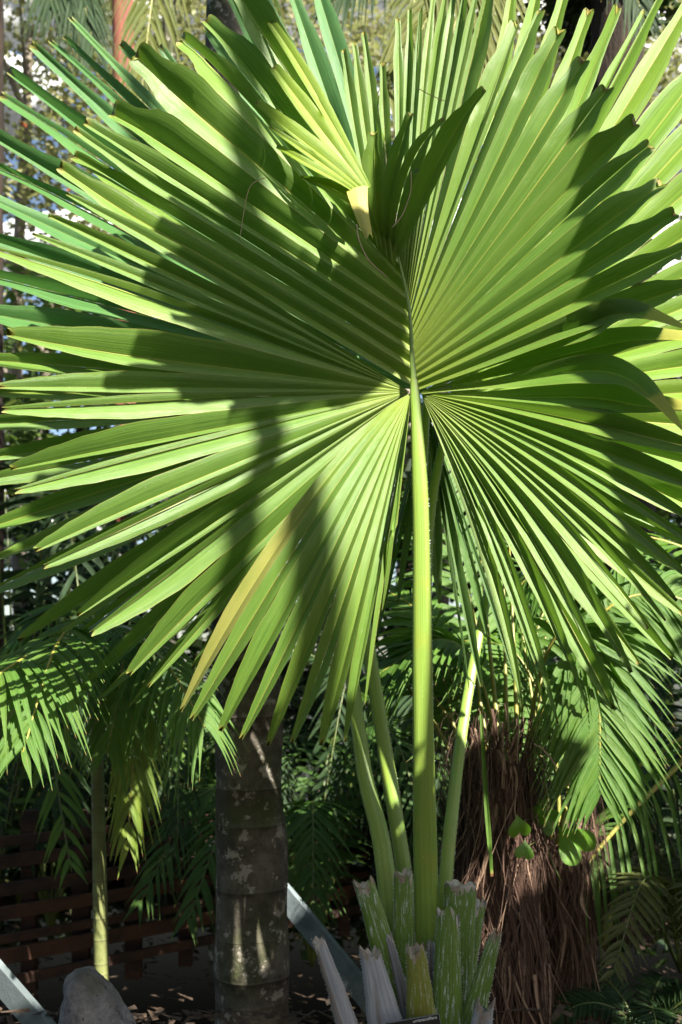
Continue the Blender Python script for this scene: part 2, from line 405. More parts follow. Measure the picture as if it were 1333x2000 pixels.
# ================================================================ GROUND
def gz(x, y):
    s_ = min(1, max(0, (y-4.6)/1.6)); s_ = s_*s_*(3-2*s_)
    z = -.62*s_
    return z + .05*noise.noise(V((x*.9, y*.9, 0))) + .02*noise.noise(V((x*4, y*4, 3)))
mb = MB(); rows = []; uvs = []
xs = sorted(set([-120, -60, -30, -18, -12] + [i*.35 for i in range(-26, 27)] + [12, 18, 30, 60, 120]))
ys = sorted(set([-60, -30, -15, -8] + [i*.3 for i in range(-16, 48)] + [16, 20, 26, 34, 50, 80, 120]))
for y in ys:
    rows.append([V((x, y, gz(x, y))) for x in xs]); uvs.append([(x, y) for x in xs])
g = mb.build('ground', M['soil']); tag(g, 'dark mulched garden soil under the palms', 'ground', kind='structure')
# loose mulch chips
mb = MB(); r = random.Random(3)
for i in range(2000):
    y = r.uniform(3.6, 9.5); x = r.uniform(-.36, .36)*y*1.15; z = gz(x, y)
    a = r.uniform(0, 6.3); l = r.uniform(.02, .07); wd = r.uniform(.006, .02)
    d = V((math.cos(a), math.sin(a), r.uniform(-.3, .3))); e = V((-d.y, d.x, r.uniform(-.3, .3)))
    c = V((x, y, z+.012)); q = r.random()
    ids = [mb.vert(c + d*l*sx + e*wd*sy + V((0, 0, .004*(sx*sy))), (0, 0), q) for sx, sy in ((-1, -1), (1, -.7), (.9, 1), (-1, .8))]
    mb.face(tuple(ids))
tag(mb.build('leaf_litter', grain_mat('litter', [(.045, .028, .019), (.10, .066, .044), (.028, .02, .015)], (1, 1, 1), 12, .9, .3)), 'brown fallen leaf litter scattered over the soil', 'leaf litter', kind='stuff')

# ================================================================ THE FAN PALM
palm = thing('fan_palm', 'big fan palm with a huge pleated round leaf and cut leaf stubs at its base', 'palm', (P(830, 2000, 4.15).x, 4.2, 0))
# --- front leaf
def costa_x(y): return interp([(470, 770), (590, 798), (700, 806), (790, 812)], y)
mb = MB()
ul = [(452, -40), (398, 22), (352, 52), (264, 110), (212, 208), (163, 240), (152, 268), (140, 294), (122, 338)]
fan_lobe(mb, seg_from([(costa_x(y), y) for x, y in lerp2((772, 470), (800, 742), len(ul))], ul, seed=1, bow=.03, side=.16), .72, .38, V((.10, -1, .05)), .085, seed=11, curl=.07, twist=.5)
ur = [(777, 35), (800, 10), (822, 3), (846, -30), (868, -40), (892, -55), (915, -60), (940, -50), (962, -50), (1016, 32), (1052, 2), (1098, 52), (1146, 102), (1192, 162), (1246, 226), (1276, 266), (1302, 346), (1325, 412), (1345, 480), (1368, 545)]
fan_lobe(mb, seg_from([(costa_x(y)+1, y) for x, y in lerp2((800, 520), (820, 758), len(ur))], ur, seed=2, bow=.03, side=.34, up=.0), .70, .46, V((-.12, -1, .0)), .085, seed=12, curl=.05, twist=.45, foldtip=.5)
blade = part(mb, 'fan_leaf', M['leaf'], palm, 'huge round pleated leaf nearest the viewer, sun and shadow across it')
front = blade
mb = MB()
lf = [(128, 372), (92, 412), (60, 452), (-30, 470), (12, 660), (-8, 756), (0, 799), (18, 916), (24, 956), (66, 1076), (82, 1110), (150, 1208, 3.70), (172, 1240, 3.76), (254, 1324, 3.86), (288, 1344, 3.92)]
fan_lobe(mb, seg_from((800, 765), lf, seed=3, bow=.05, side=.36, down=.12), .58, .34, V((.28, -1, .05)), .075, tap=TAPN, seed=13, curl=.04, twist=.3)
part(mb, 'leaf_lobe', M['leaf'], front, 'left lobe of the big leaf with bright sun patches')
mb = MB()
fo = [(348, 1393, 3.66, 632, 868), (376, 1408, 3.64, 650, 905), (428, 1433, 3.62, 680, 935), (468, 1444, 3.60, 706, 952), (520, 1460, 3.58, 726, 960), (574, 1452, 3.57, 741, 964), (628, 1458, 3.56, 756, 966), (672, 1452, 3.56, 770, 966), (714, 1380, 3.57, 782, 960), (742, 1192, 3.62, 792, 930)]
fan_lobe(mb, seg_from((802, 768), fo, seed=4, bow=.46, baseY=3.95), .70, .45, V((-.30, -1, .0)), .06, tap=TAPN, segv={0: 1.6}, seed=14, curl=.03, twist=.3)
part(mb, 'leaf_lobe', M['leaf'], front, 'drooping lobe folded forward left of the stalk')
mb = MB()
rl = [(1023, 1390), (1048, 1300), (1070, 1407), (1094, 1414), (1122, 1330), (1150, 1392), (1180, 1300), (1206, 1376), (1238, 1314), (1268, 1230), (1300, 1216), (1320, 1180), (1352, 1130), (1376, 1080), (1396, 1045), (1410, 975), (1420, 890)]
fan_lobe(mb, seg_from(lerp2((826, 778), (824, 768), len(rl)), [(a, b, 4.0-.38*abs(a-812)*.002-.10*(b-765)*.002, 820+(a-812)*.52+20, 765+(b-765)*.40) for a, b in rl], seed=5, bow=.05), .52, .50, V((-.30, -1, -.05)), .065, tap=TAPN, seed=15, curl=.03, twist=.3, foldtip=.5)
part(mb, 'leaf_lobe', M['leaf'], front, 'lower right lobe with yellow ribs')
mb = MB()
rr = [(1336, 842, 3.62, 1160, 660), (1345, 640, 3.62, 1120, 590)]
rr_segs = []
def bent(mb, b, mids, tip, wid, seed, ribs=.5):
    """one segment whose end bends over: b-mids-tip polyline smoothed; used for the curled yellow ends"""
    pts = curve_cr([b]+mids+[tip], 26); L = len(pts)
    rows = {-1: [], 1: []}; uvs = {-1: [], 1: []}
    for j, p in enumerate(pts):
        t = j/(L-1); T = (pts[min(L-1, j+1)]-pts[max(0, j-1)]).normalized(); n0 = V((-.25, -1, 0)).normalized()
        lat = T.cross(n0).normalized(); wv = interp(wid, t); tw = .9*max(0, t-.6)/.4
        lat = (lat*math.cos(tw) + n0*math.sin(tw)).normalized(); nn = lat.cross(T).normalized()
        if nn.dot(n0) < 0: nn = -nn
        for sd in (-1, 1):
            E = p + lat*(sd*wv) + nn*(.3*wv); mid = p - nn*(.3*wv)
            rows[sd].append([E, (E+mid)*.5 + nn*.08*wv, mid]); uvs[sd].append([(sd, t), (sd*.5, t), (0, t)])
    for sd in (-1, 1): mb.grid(rows[sd], uvs[sd], .95)
def curve_cr(pts, n):
    P_ = [pts[0]*2-pts[1]] + list(pts) + [pts[-1]*2-pts[-2]]; out = []; m = len(pts)-1
    for k in range(n):
        g_ = k/(n-1)*m; i = min(m-1, int(g_)); t = g_-i; a, b, c, d = P_[i:i+4]
        out.append((b*2 + (c-a)*t + (a*2-b*5+c*4-d)*(t*t) + (b*3-a-c*3+d)*(t*t*t))*.5)
    return out
bent(mb, P(824, 768, 3.99), [P(1000, 745, 3.88), P(1150, 722, 3.75), P(1245, 748, 3.66)], P(1338, 845, 3.6), [(0, .004), (.55, .055), (.75, .042), (.92, .026), (1, .006)], 1)
bent(mb, P(824, 766, 3.99), [P(1000, 690, 3.88), P(1130, 640, 3.75), P(1225, 608, 3.66)], P(1350, 645, 3.55), [(0, .004), (.55, .058), (.75, .045), (.92, .026), (1, .006)], 2)
bent(mb, P(824, 767, 3.995), [P(1000, 718, 3.90), P(1150, 680, 3.80), P(1250, 660, 3.75)], P(1380, 660, 3.66), [(0, .004), (.55, .052), (.75, .042), (.92, .03), (1, .008)], 3)
bent(mb, P(824, 769, 3.995), [P(1000, 775, 3.89), P(1150, 775, 3.78), P(1260, 790, 3.72)], P(1390, 800, 3.62), [(0, .004), (.55, .058), (.75, .045), (.92, .03), (1, .008)], 4)
bent(mb, P(824, 770, 3.995), [P(1000, 805, 3.89), P(1150, 825, 3.78), P(1260, 850, 3.72)], P(1400, 885, 3.62), [(0, .004), (.55, .055), (.75, .045), (.92, .03), (1, .008)], 5)
part(mb, 'bent_segments', M['leaf_tipped'], front, 'right hand segments with curled yellow tips')
# lime lobe, mid lobe and olive curled lobe on the costa
mb = MB()
li = [(528, 34), (532, 134), (497, 203), (524, 254), (538, 288)]
fan_lobe(mb, seg_from(lerp2((722, 366), (696, 376), len(li)), [(a, b, 3.79) for a, b in li], bow=.05, baseY=3.79), .48, .14, V((.45, -1, .35)), .042, seed=21, curl=.02, twist=.15, foldtip=.15, tap=[(0, 1), (.3, 1.0), (.6, .85), (.8, .72), (.95, .62), (1, .4)])
part(mb, 'leaf_lobe', M['leaf_sunlit'], front, 'bright lime lobe folded over at the top of the leaf')
mb = MB()
bent(mb, P(716, 400, 3.84), [P(690, 385, 3.82), P(640, 362, 3.81)], P(588, 344, 3.80), [(0, .03), (.3, .03), (.6, .024), (.85, .014), (1, .004)], 7)
part(mb, 'bent_segments', M['leaf_olive'], front, 'dark olive segment under the lime lobe')
mb = MB()
fl = []
pts = curve([P(698, 366, 3.785), P(700, 395, 3.735), P(720, 462, 3.725)], 12)
rows = []; uvs = []
for j, p in enumerate(pts):
    t = j/11; wv = .040*(1-t) + .017*t
    rows.append([p + V((x*wv, .012*abs(x) - .005, 0)) + V((0, 0, .01*x*(1-t) + (.012*math.sin(x*4) if j == 11 else 0))) for x in (-1, -.6, -.2, .2, .6, 1)]); uvs.append([(x*.9, t*.9) for x in (-1, -.6, -.2, .2, .6, 1)])
mb.grid(rows, uvs, .9)
part(mb, 'torn_flap', leaf_mat('flap_cream', (.54, .53, .14), (.6, .56, .2), (.6, .55, .15), .3, .45, tip0=.97, yellow=.1, var=.15), front, 'cream yellow flap hanging below the lime lobe')
mb = MB()
mi_ = [(664, 104), (690, 84), (708, 62), (744, 128)]
fan_lobe(mb, seg_from(lerp2((740, 480), (770, 520), 4), [(a, b, 3.86) for a, b in mi_], bow=.04, baseY=3.93), .62, .4, V((.2, -1, 0)), .05, seed=22, curl=.03, twist=.3)
part(mb, 'leaf_lobe', M['leaf'], front, 'short upright lobe behind the lime lobe')
mb = MB()
cu = [(738, 262), (802, 220), (870, 224), (944, 172)]
fan_lobe(mb, seg_from(lerp2((752, 470), (775, 500), 4), [(738, 262, 3.76, 715, 370), (802, 220, 3.72, 748, 345), (868, 226, 3.68, 770, 330), (946, 170, 3.66, 850, 300)], bow=.05, baseY=3.93), .55, .3, V((-.3, -1, .1)), .06, seed=23, curl=.02, twist=.2)
part(mb, 'leaf_lobe', M['leaf_olive'], front, 'olive lobe curling to a point in front of the upper segments')
# costa and petiole
mb = MB()
cp = [P(840, 1995, 4.12), P(832, 1700, 4.06), P(826, 1350, 3.99), P(822, 1000, 3.93), P(812, 790, 3.93), P(806, 700, 3.935), P(798, 590, 3.94), P(772, 480, 3.96), P(752, 420, 3.97)]
pts = curve_cr(cp, 46)
wpx = [(0, 56), (.125, 46), (.25, 39), (.375, 31), (.5, 20), (.58, 11), (.7, 7), (.85, 4), (1, 2)]
wid = [interp(wpx, j/45)*.002 for j in range(46)]
petiole_mesh(mb, pts, wid, .5)
for sg in (-1, 1): teeth(mb, pts[:20], [w_/2 for w_ in wid[:20]], V((1, 0, 0)), sg, .016, .006)
part(mb, 'petiole', [M['petiole'], M['tooth']], front, 'thick pale green stalk of the big leaf')

# --- other leaves of the same palm
def back_leaf(hub, Y, tips, mat, label, pet_pts=None, pet_w=None, split=.60, maxw=.08, seed=31, fold=.35, n0=V((.1, -1, 0)), side=.05, up=-.10, down=-.05, bow=.02, sag=0.0, name='fan_leaf', tap=TAP):
    mb = MB()
    fan_lobe(mb, seg_from(hub, tips, Y=Y, hx=hub[0], hy=hub[1], seed=seed, bow=bow, side=side, up=up, down=down, sag=sag), split, fold, n0, maxw, seed=seed, curl=.06, twist=.4, tap=tap)
    o = part(mb, name, mat, palm, label)
    if pet_pts:
        mb = MB(); n = 20; p_ = curve_cr(pet_pts, n)
        w_ = [pet_w[0] + (pet_w[1]-pet_w[0])*j/(n-1) for j in range(n)]
        petiole_mesh(mb, p_, w_, .55, 12, rng.random())
        for sg in (-1, 1): teeth(mb, p_, [q/2 for q in w_], V((1, 0, 0)), sg, .016, .006)
        part(mb, 'petiole', [M['petiole'], M['tooth']], o)
    return o
bl = [(600, -120), (560, -60), (500, -50), (440, -20), (405, 40), (352, 75), (312, 98), (232, 90), (138, 34), (122, 62), (92, 70), (64, 94), (12, 138), (-4, 168), (-60, 240), (-30, 306), (-60, 372), (-90, 440), (-60, 520), (-120, 590)]
back_leaf((835, 765), 4.42, bl, M['leaf_sky_sheen'], 'bluish fan leaf behind the upper left of the big leaf', [P(835, 765, 4.45), P(824, 1000, 4.5), P(826, 1500, 4.4), P(826, 1950, 4.3)], (.03, .08), .64, .10, 31)
bl2 = [(-100, 690), (-70, 760), (-140, 830), (-60, 900), (-110, 960), (-60, 1040), (-20, 1100), (-40, 1160), (36, 1258), (42, 1288), (70, 1306), (154, 1356), (194, 1370), (254, 1382), (312, 1300), (372, 1306)]
back_leaf((785, 780), 4.47, bl2, M['leaf'], 'fan leaf behind the lower left, its tips hanging below the big leaf', [P(785, 780, 4.50), P(690, 1180, 4.48), P(708, 1480, 4.33), P(748, 1660, 4.22), P(780, 1960, 4.12)], (.04, .085), .56, .07, 32, tap=TAPN)
br = [(1010, -80), (1060, -50), (1110, -40), (1156, 16), (1206, 26), (1262, 10), (1300, -40), (1360, -30), (1420, 60), (1450, 160), (1470, 260), (1480, 360), (1490, 450), (1490, 540), (1480, 610), (1490, 690), (1480, 760), (1490, 840), (1470, 930), (1440, 1020)]
back_leaf((880, 790), 4.40, br, M['leaf_back'], 'yellowish fan leaf behind the right side of the big leaf', [P(880, 790, 4.45), P(836, 1050, 4.5), P(832, 1450, 4.4), P(836, 1950, 4.25)], (.03, .08), .64, .095, 33, n0=V((-.1, -1, 0)), fold=.3)
br2 = [(1440, 1010), (1400, 1090), (1360, 1130), (1338, 1200), (1312, 1290), (1250, 1300), (1200, 1385)]
back_leaf((900, 830), 4.5, br2, M['leaf'], 'fan leaf low behind the right lobe', None, None, .5, .05, 34, tap=TAPN, n0=V((-.2, -1, 0)))
dk = [(688, 1352), (735, 1250), (775, 1180), (812, 1150), (862, 1180), (905, 1200), (916, 1350), (938, 1345), (962, 1250), (1010, 1340)]
back_leaf((835, 800), 4.55, dk, M['leaf_shaded'], 'dark fan leaf hanging in shade behind the stalk', [P(985, 1010, 5.0), P(918, 1335, 4.64), P(882, 1600, 4.3), P(852, 1940, 4.14)], (.036, .062), .5, .045, 35, tap=TAPN)
# one extra stalk without a visible blade (its blade is hidden behind the front leaf)
for (pp, w0, w1) in (([P(690, 1080, 4.48), P(742, 1400, 4.38), P(796, 1750, 4.26), P(812, 1950, 4.2)], .05, .075),):
    mb = MB(); p_ = curve_cr(pp, 22); w_ = [w0+(w1-w0)*j/21 for j in range(22)]
    petiole_mesh(mb, p_, w_, .6, 14, rng.random())
    for sg in (-1, 1): teeth(mb, p_, [q/2 for q in w_], V((1, 0, 0)), sg, .014, .006)
    part(mb, 'petiole', [M['petiole'], M['tooth']], palm)

# --- trunk base and cut leaf stubs
mb = MB(); b0 = palm.location
mb.tube([V((b0.x, 4.2, z)) for z in (-.1, .05, .2, .32, .42)], [.30, .27, .22, .17, .1], 20, .2, wob=.3)
part(mb, 'trunk', M['stub_grey'], palm)
def stub(top, bot, wt, wb, Yt, Yb, mat, seed, label=None, torn=.03, thick=.55):
    r = random.Random(seed); n = 18
    a = P(*bot, Yb); b = P(*top, Yt); mid = (a+b)*.5 + V(((a.x-b.x)*.10, -.015, 0))
    pts = [bez2(a, mid, b, j/(n-1)) for j in range(n)]
    wid = [(wb + (wt-wb)*(j/(n-1))**.7)*.002 for j in range(n)]
    m = 22; rows = []; uvs = []; sd = V((1, 0, 0))
    ph = r.uniform(0, 6)
    for j, p in enumerate(pts):
        T = (pts[min(n-1, j+1)]-pts[max(0, j-1)]).normalized(); x = (sd - T*sd.dot(T)).normalized(); y = T.cross(x)
        if y.y > 0: y = -y
        t = j/(n-1); row = []; ur_ = []
        for i in range(m):
            th = 2*math.pi*i/m; rx = wid[j]/2; ry = rx*thick*2*.55
            front_ = math.sin(th) > 0
            hh = 0
            yy = math.sin(th)*ry
            if front_: yy *= .72 + .22*abs(math.cos(th))          # shallow channel on the near face
            q = p + x*(math.cos(th)*rx) + y*yy
            q += x*(.004*noise.noise(V((seed, t*6, math.cos(th)))))
            if j == n-1: hh = torn*(.9*noise.noise(V((math.cos(th)*1.6+seed*3, math.sin(th)*2, ph))) + .4*r.uniform(-1, 1) - .1)
            elif j == n-2: hh = torn*.3*r.uniform(-1, .3)
            row.append(q + T*hh); ur_.append((i/m, t*(b-a).length))
        rows.append(row); uvs.append(ur_)
    mb = MB(); mb.grid(rows, uvs, r.random(), 0, closed=True)
    top_i = (n-1)*m; c = sum(rows[-1], V((0, 0, 0)))/m - (b-a).normalized()*.03
    ci = mb.vert(c, (0, 0), .5)
    ring2 = [mb.vert(p_*.97+c*.03, (0, 0), .5) for p_ in rows[-1]]
    for i in range(m):
        mb.face((ring2[i], ring2[(i+1) % m], ci), 1)
    # ragged dry rim just below the cut
    for i in range(m):
        if r.random() < .75:
            i2 = (i+1) % m; A = rows[-1][i]; B = rows[-1][i2]; o_ = (A - pts[-1]); o_ = o_.normalized()*.0025
            D = (pts[-3]-pts[-1]).normalized()
            f = [mb.vert(A+o_, (i/m, 0), .5), mb.vert(B+o_, (i2/m, 0), .5), mb.vert(B+o_+D*r.uniform(.004, .035), (i2/m, .1), .5), mb.vert(A+o_+D*r.uniform(.004, .05), (i/m, .1), .5)]
            mb.face(tuple(f), 1)
    for sg in (-1, 1): teeth(mb, pts, [w_/2 for w_ in wid], V((1, 0, 0)), sg, .011, .006, r, 2)
    part(mb, 'leaf_stub', [mat, M['torn'], M['tooth']], palm, label)
stub((787, 1702), (790, 1930), 34, 52, 4.02, 4.08, M['stub'], 1, 'tall green stub just left of the main stalk', .05)
stub((711, 1724), (778, 1975), 40, 58, 4.0, 4.05, M['stub'], 2, 'green stub leaning left with pale lines', .04)
stub((900, 1726), (892, 1960), 62, 62, 4.05, 4.08, M['stub'], 4, 'broad green stub right of the main stalk', .03)
stub((936, 1760), (905, 1940), 30, 44, 4.10, 4.12, M['stub'], 5, None, .05)
stub((875, 1785), (872, 2020), 42, 72, 3.93, 3.98, M['stub'], 3, None, .05)
stub((812, 1852), (826, 2040), 36, 74, 3.88, 3.93, M['stub_yellow'], 6, 'short yellowish stub in front', .04)
stub((968, 1826), (915, 2030), 24, 62, 3.92, 3.98, M['stub'], 7, 'thin scaly stub leaning right', .07)
stub((722, 1858), (762, 2050), 38, 90, 3.90, 3.93, M['stub_grey'], 8, 'grey papery dead stub left of centre', .04)
stub((621, 1834), (695, 2060), 22, 56, 3.86, 3.92, M['stub_grey'], 9, 'slim grey dead stub at the far left', .03)
stub((947, 1965), (930, 2060), 34, 60, 3.84, 3.88, M['stub_grey'], 10, None, .06)
stub((756, 1820), (800, 2000), 14, 30, 4.0, 4.02, M['stub_grey'], 11, None, .04)
stub((842, 1845), (850, 2000), 16, 34, 4.0, 4.02, M['stub_grey'], 12, None, .04)

# ---------------------------------------------------------------- dry threads on the leaf
def thread(pp, Y, label, rad=.0022):
    mb = MB(); mb.tube(curve_cr([P(x, y, Y) for x, y in pp], 18), rad, 5)
    tag(mb.build('dry_thread', M['thread']), label, 'plant fibre', 'dry threads caught on the big leaf')
thread([(697, 438), (702, 470), (722, 510), (755, 540)], 3.72, 'pinkish dry thread curling below the cream flap')
thread([(803, 335), (802, 375), (786, 420), (765, 446)], 3.60, 'thin dry thread hanging beside the olive curled lobe', .0016)
thread([(816, 172), (842, 186), (869, 197)], 3.72, 'short dry thread on the upper segments above the curled lobe', .0014)
thread([(522, 346), (495, 358), (482, 385), (468, 470)], 3.80, 'fine dry thread draped over the shaded upper left segments', .0013)

# ---------------------------------------------------------------- plant label
sg = thing('plant_label', 'small black plant label with white lettering propped among the leaf stubs', 'sign', P(820, 2040, 3.78))
ang = math.atan2(15, 85); Mx = Matrix.Rotation(-0.0, 3, 'X') @ Matrix.Rotation(ang, 3, 'Y').inverted()
Mx = Matrix.Rotation(-ang, 3, 'Y'); cc = P(818, 2021, 3.78)
ux = Mx @ V((1, 0, 0)); uz = Mx @ V((0, 0, 1))
tr = P(858, 1979, 3.78); W_, H_ = .20, .11
cc = tr - ux*(W_/2) - uz*(H_/2)
mb = MB(); mb.box(cc, W_, .004, H_, Mx); part(mb, 'plate', M['sign'], sg, smooth=False, bevel=.001)
mb = MB()
mb.box(cc + ux*(W_/2-.001) + V((0, -.003, 0)), .002, .002, H_-.002, Mx); mb.box(cc + uz*(H_/2-.001) + V((0, -.0045, 0)), W_-.006, .002, .002, Mx)
part(mb, 'plate_edge', M['edge_grey'], sg, smooth=False)
fc = bpy.data.curves.new('lettering', 'FONT'); fc.body = 'umbraculifera'; fc.size = .0165; fc.align_x = 'RIGHT'; fc.extrude = .0004
fo_ = bpy.data.objects.new('tmp', fc); COL.objects.link(fo_); bpy.context.view_layer.update()
me = bpy.data.meshes.new_from_object(fo_.evaluated_get(bpy.context.evaluated_depsgraph_get())); bpy.data.objects.remove(fo_)
me.materials.clear(); me.materials.append(M['letter'])
lt = bpy.data.objects.new('lettering', me); COL.objects.link(lt); lt.parent = sg
lt.rotation_euler = (Mx @ Matrix.Rotation(R(90), 3, 'X')).to_euler()
lt.location = (tr - ux*.010 - uz*.0165 + V((0, -.0045, 0))) - V(sg.location)
mb = MB(); mb.box(cc - uz*(H_/2+.04) + V((0, .006, 0)), .012, .004, .14, Mx); part(mb, 'stake', M['edge_grey'], sg, smooth=False)

# ================================================================ pinnate fronds
def frond(parent, pts, mat, stalk, nl=34, ll=.45, lw=.02, ang=55, droop=.35, start=.12, seed=0, rr_=(.012, .004), up=V((0, -.4, 1)), label=None, plane=None, name='frond', both=(1, 1), droop_dir=V((0, 0, -1))):
    r = random.Random(seed); n = 40; C = curve_cr(pts, n); mb = MB(); mr = MB()
    mr.tube(C, [rr_[0] + (rr_[1]-rr_[0])*j/(n-1) for j in range(n)], 7, r.random())
    for k in range(nl):
        t = start + (1-start)*(k+.3)/nl
        for sd in (-1, 1):
            if both[0 if sd < 0 else 1] == 0: continue
            tt = min(.995, t + r.uniform(-.3, .3)/nl); g_ = tt*(n-1); i = min(n-2, int(g_)); p = C[i].lerp(C[i+1], g_-i)
            T = (C[min(n-1, i+2)]-C[max(0, i-1)]).normalized()
            U = (plane if plane is not None else up); lat = T.cross(U).normalized()*sd; nn = (lat.cross(T)*sd).normalized()
            q = (tt-start)/(1-start)
            L = ll*(.45 + .55*math.sin(math.pi*min(1, .15+q*.80)))*(1 if q < .8 else 1-(q-.8)*1.6)*r.uniform(.88, 1.08)
            a = R(ang*(1-.45*q) + r.uniform(-5, 5)); d = T*math.cos(a) + lat*math.sin(a) + nn*r.uniform(-.06, .12)
            both_n = 6; c_ = []
            dr = droop*r.uniform(.7, 1.3)*L
            for j in range(both_n+1):
                s_ = j/both_n; c_.append(p + d*(L*s_) + droop_dir*(dr*s_*s_))
            rows = []; uvs = []
            for j, cpt in enumerate(c_):
                s_ = j/both_n; tg = (c_[min(both_n, j+1)]-c_[max(0, j-1)]).normalized()
                wv = lw*(.35+.65*math.sin(math.pi*min(1, s_*1.1+.12)))*(1-s_**4) + .0006
                sx = tg.cross(nn); sx = sx.normalized() if sx.length > 1e-4 else lat
                nv = sx.cross(tg).normalized()
                rows.append([cpt - sx*wv + nv*wv*.4, cpt, cpt + sx*wv + nv*wv*.4]); uvs.append([(-1, s_), (0, s_), (1, s_)])
            mb.grid(rows, uvs, r.random())
    o = part(mb, name, mat, parent, label)
    part(mr, 'rachis', stalk, o)
    return o

# ---------------------------------------------------------------- mossy grey palm trunk (middle)
tp = thing('palm_tree', 'stout grey palm trunk blotched with moss, behind the left of the fan palm', 'palm', P(500, 2060, 5.3))
def trunk(px_pts, Y, radpx, mat, parent, rings=0, n=22, wob=.08, seed=.2, ringmat=None, ringh=.006, label=None):
    pts = curve_cr([P(x, y, Y) for x, y in px_pts], 60); L = len(pts)
    rad = [interp([(i/(len(radpx)-1), v) for i, v in enumerate(radpx)], j/(L-1))*Y/F for j in range(L)]
    fine = []; fr = []; isr = []; r = random.Random(int(seed*100)); nr = max(1, rings)
    cuts = [(k+.5+r.uniform(-.25, .25))/nr*(L-1) for k in range(rings)]
    tot = sum((pts[i+1]-pts[i]).length for i in range(L-1)); dg = ringh/tot*(L-1)
    stops = [(i*1.0, 1, 0) for i in range(L) if all(abs(i-c) > dg*1.5 for c in cuts)]
    for c in cuts: stops += [(c-dg, 1.0, 0), (c-dg*.6, 1.012, 1), (c+dg*.6, 1.012, 0), (c+dg, 1.0, 0)]
    for g_, k, m in sorted(stops):
        i = min(L-2, int(g_)); q = g_-i; fine.append(pts[i].lerp(pts[i+1], q)); fr.append((rad[i]*(1-q)+rad[i+1]*q)*k); isr.append(m)
    mb = MB(); mb.tube(fine, fr, n, seed, wob=wob)
    for j in range(len(fine)-1):
        if isr[j]:
            for i in range(n): mb.mi[j*n+i] = 1
    o = part(mb, 'trunk', [mat, ringmat or M['ring']], parent, label)
    return o
trunk([(496, 2120), (492, 1900), (487, 1500), (475, 1000), (458, 400), (446, -120), (438, -500)], 5.3, [80, 74, 66, 62, 55, 46, 42], M['trunk_grey'], tp, 26, 26, .14, .31, M['ring_soft'], .003)
for k in range(9):
    a = k*.7+.2; o0 = P(438, -500, 5.3); d = V((math.cos(a), math.sin(a), 0))
    frond(tp, [o0, o0 + d*.6 + V((0, 0, .7)), o0 + d*1.5 + V((0, 0, .75)), o0 + d*2.3 + V((0, 0, .1))], M['frond'], M['stalk'], 36, .6, .022, 60, .5, .1, 500+k, label=None)

# ---------------------------------------------------------------- slender ringed cane palm (left)
cp_ = thing('cane_palm', 'slender yellow green ringed cane palm standing in front of the dark fence', 'palm', P(198, 1960, 5.9))
trunk([(200, 1960), (197, 1820), (194, 1650), (190, 1480), (186, 1300)], 5.9, [15, 14.5, 13.5, 12.5, 11.5], M['trunk_cane'], cp_, 16, 16, .02, .55, M['ring'], .0035)
t0 = P(186, 1310, 5.9)
frond(cp_, [t0, P(170, 1215, 5.0), P(110, 1262, 4.3), P(45, 1470, 3.95)], M['frond'], M['stalk'], 26, .34, .015, 58, .5, .3, 61, up=V((0, -.8, .6)))
frond(cp_, [t0, P(140, 1290, 5.6), P(60, 1300, 5.3), P(-60, 1360, 5.1)], M['frond_lime'], M['stalk'], 26, .42, .02, 60, .7, .1, 62, up=V((0, -.9, .5)))
frond(cp_, [t0, P(220, 1290, 5.8), P(260, 1400, 5.6), P(250, 1655, 5.5)], M['frond_lime'], M['stalk'], 24, .36, .018, 40, .6, .1, 63, up=V((.2, -1, .2)))
frond(cp_, [t0, P(235, 1225, 5.4), P(320, 1290, 4.9), P(400, 1420, 4.75)], M['frond'], M['stalk'], 30, .38, .012, 66, .8, .2, 64)
frond(cp_, [t0, P(130, 1250, 5.0), P(40, 1290, 4.2), P(-60, 1360, 3.95)], M['frond'], M['stalk'], 26, .36, .014, 66, .8, .2, 67)
frond(cp_, [t0, P(180, 1200, 6.1), P(120, 1180, 6.2), P(20, 1260, 6.3)], M['frond'], M['stalk'], 26, .5, .02, 60, .6, .1, 65)
frond(cp_, [t0, P(230, 1230, 5.6), P(240, 1300, 5.3), P(210, 1470, 5.15)], M['frond'], M['stalk'], 26, .36, .014, 56, .7, .1, 66, up=V((0, -1, .3)))

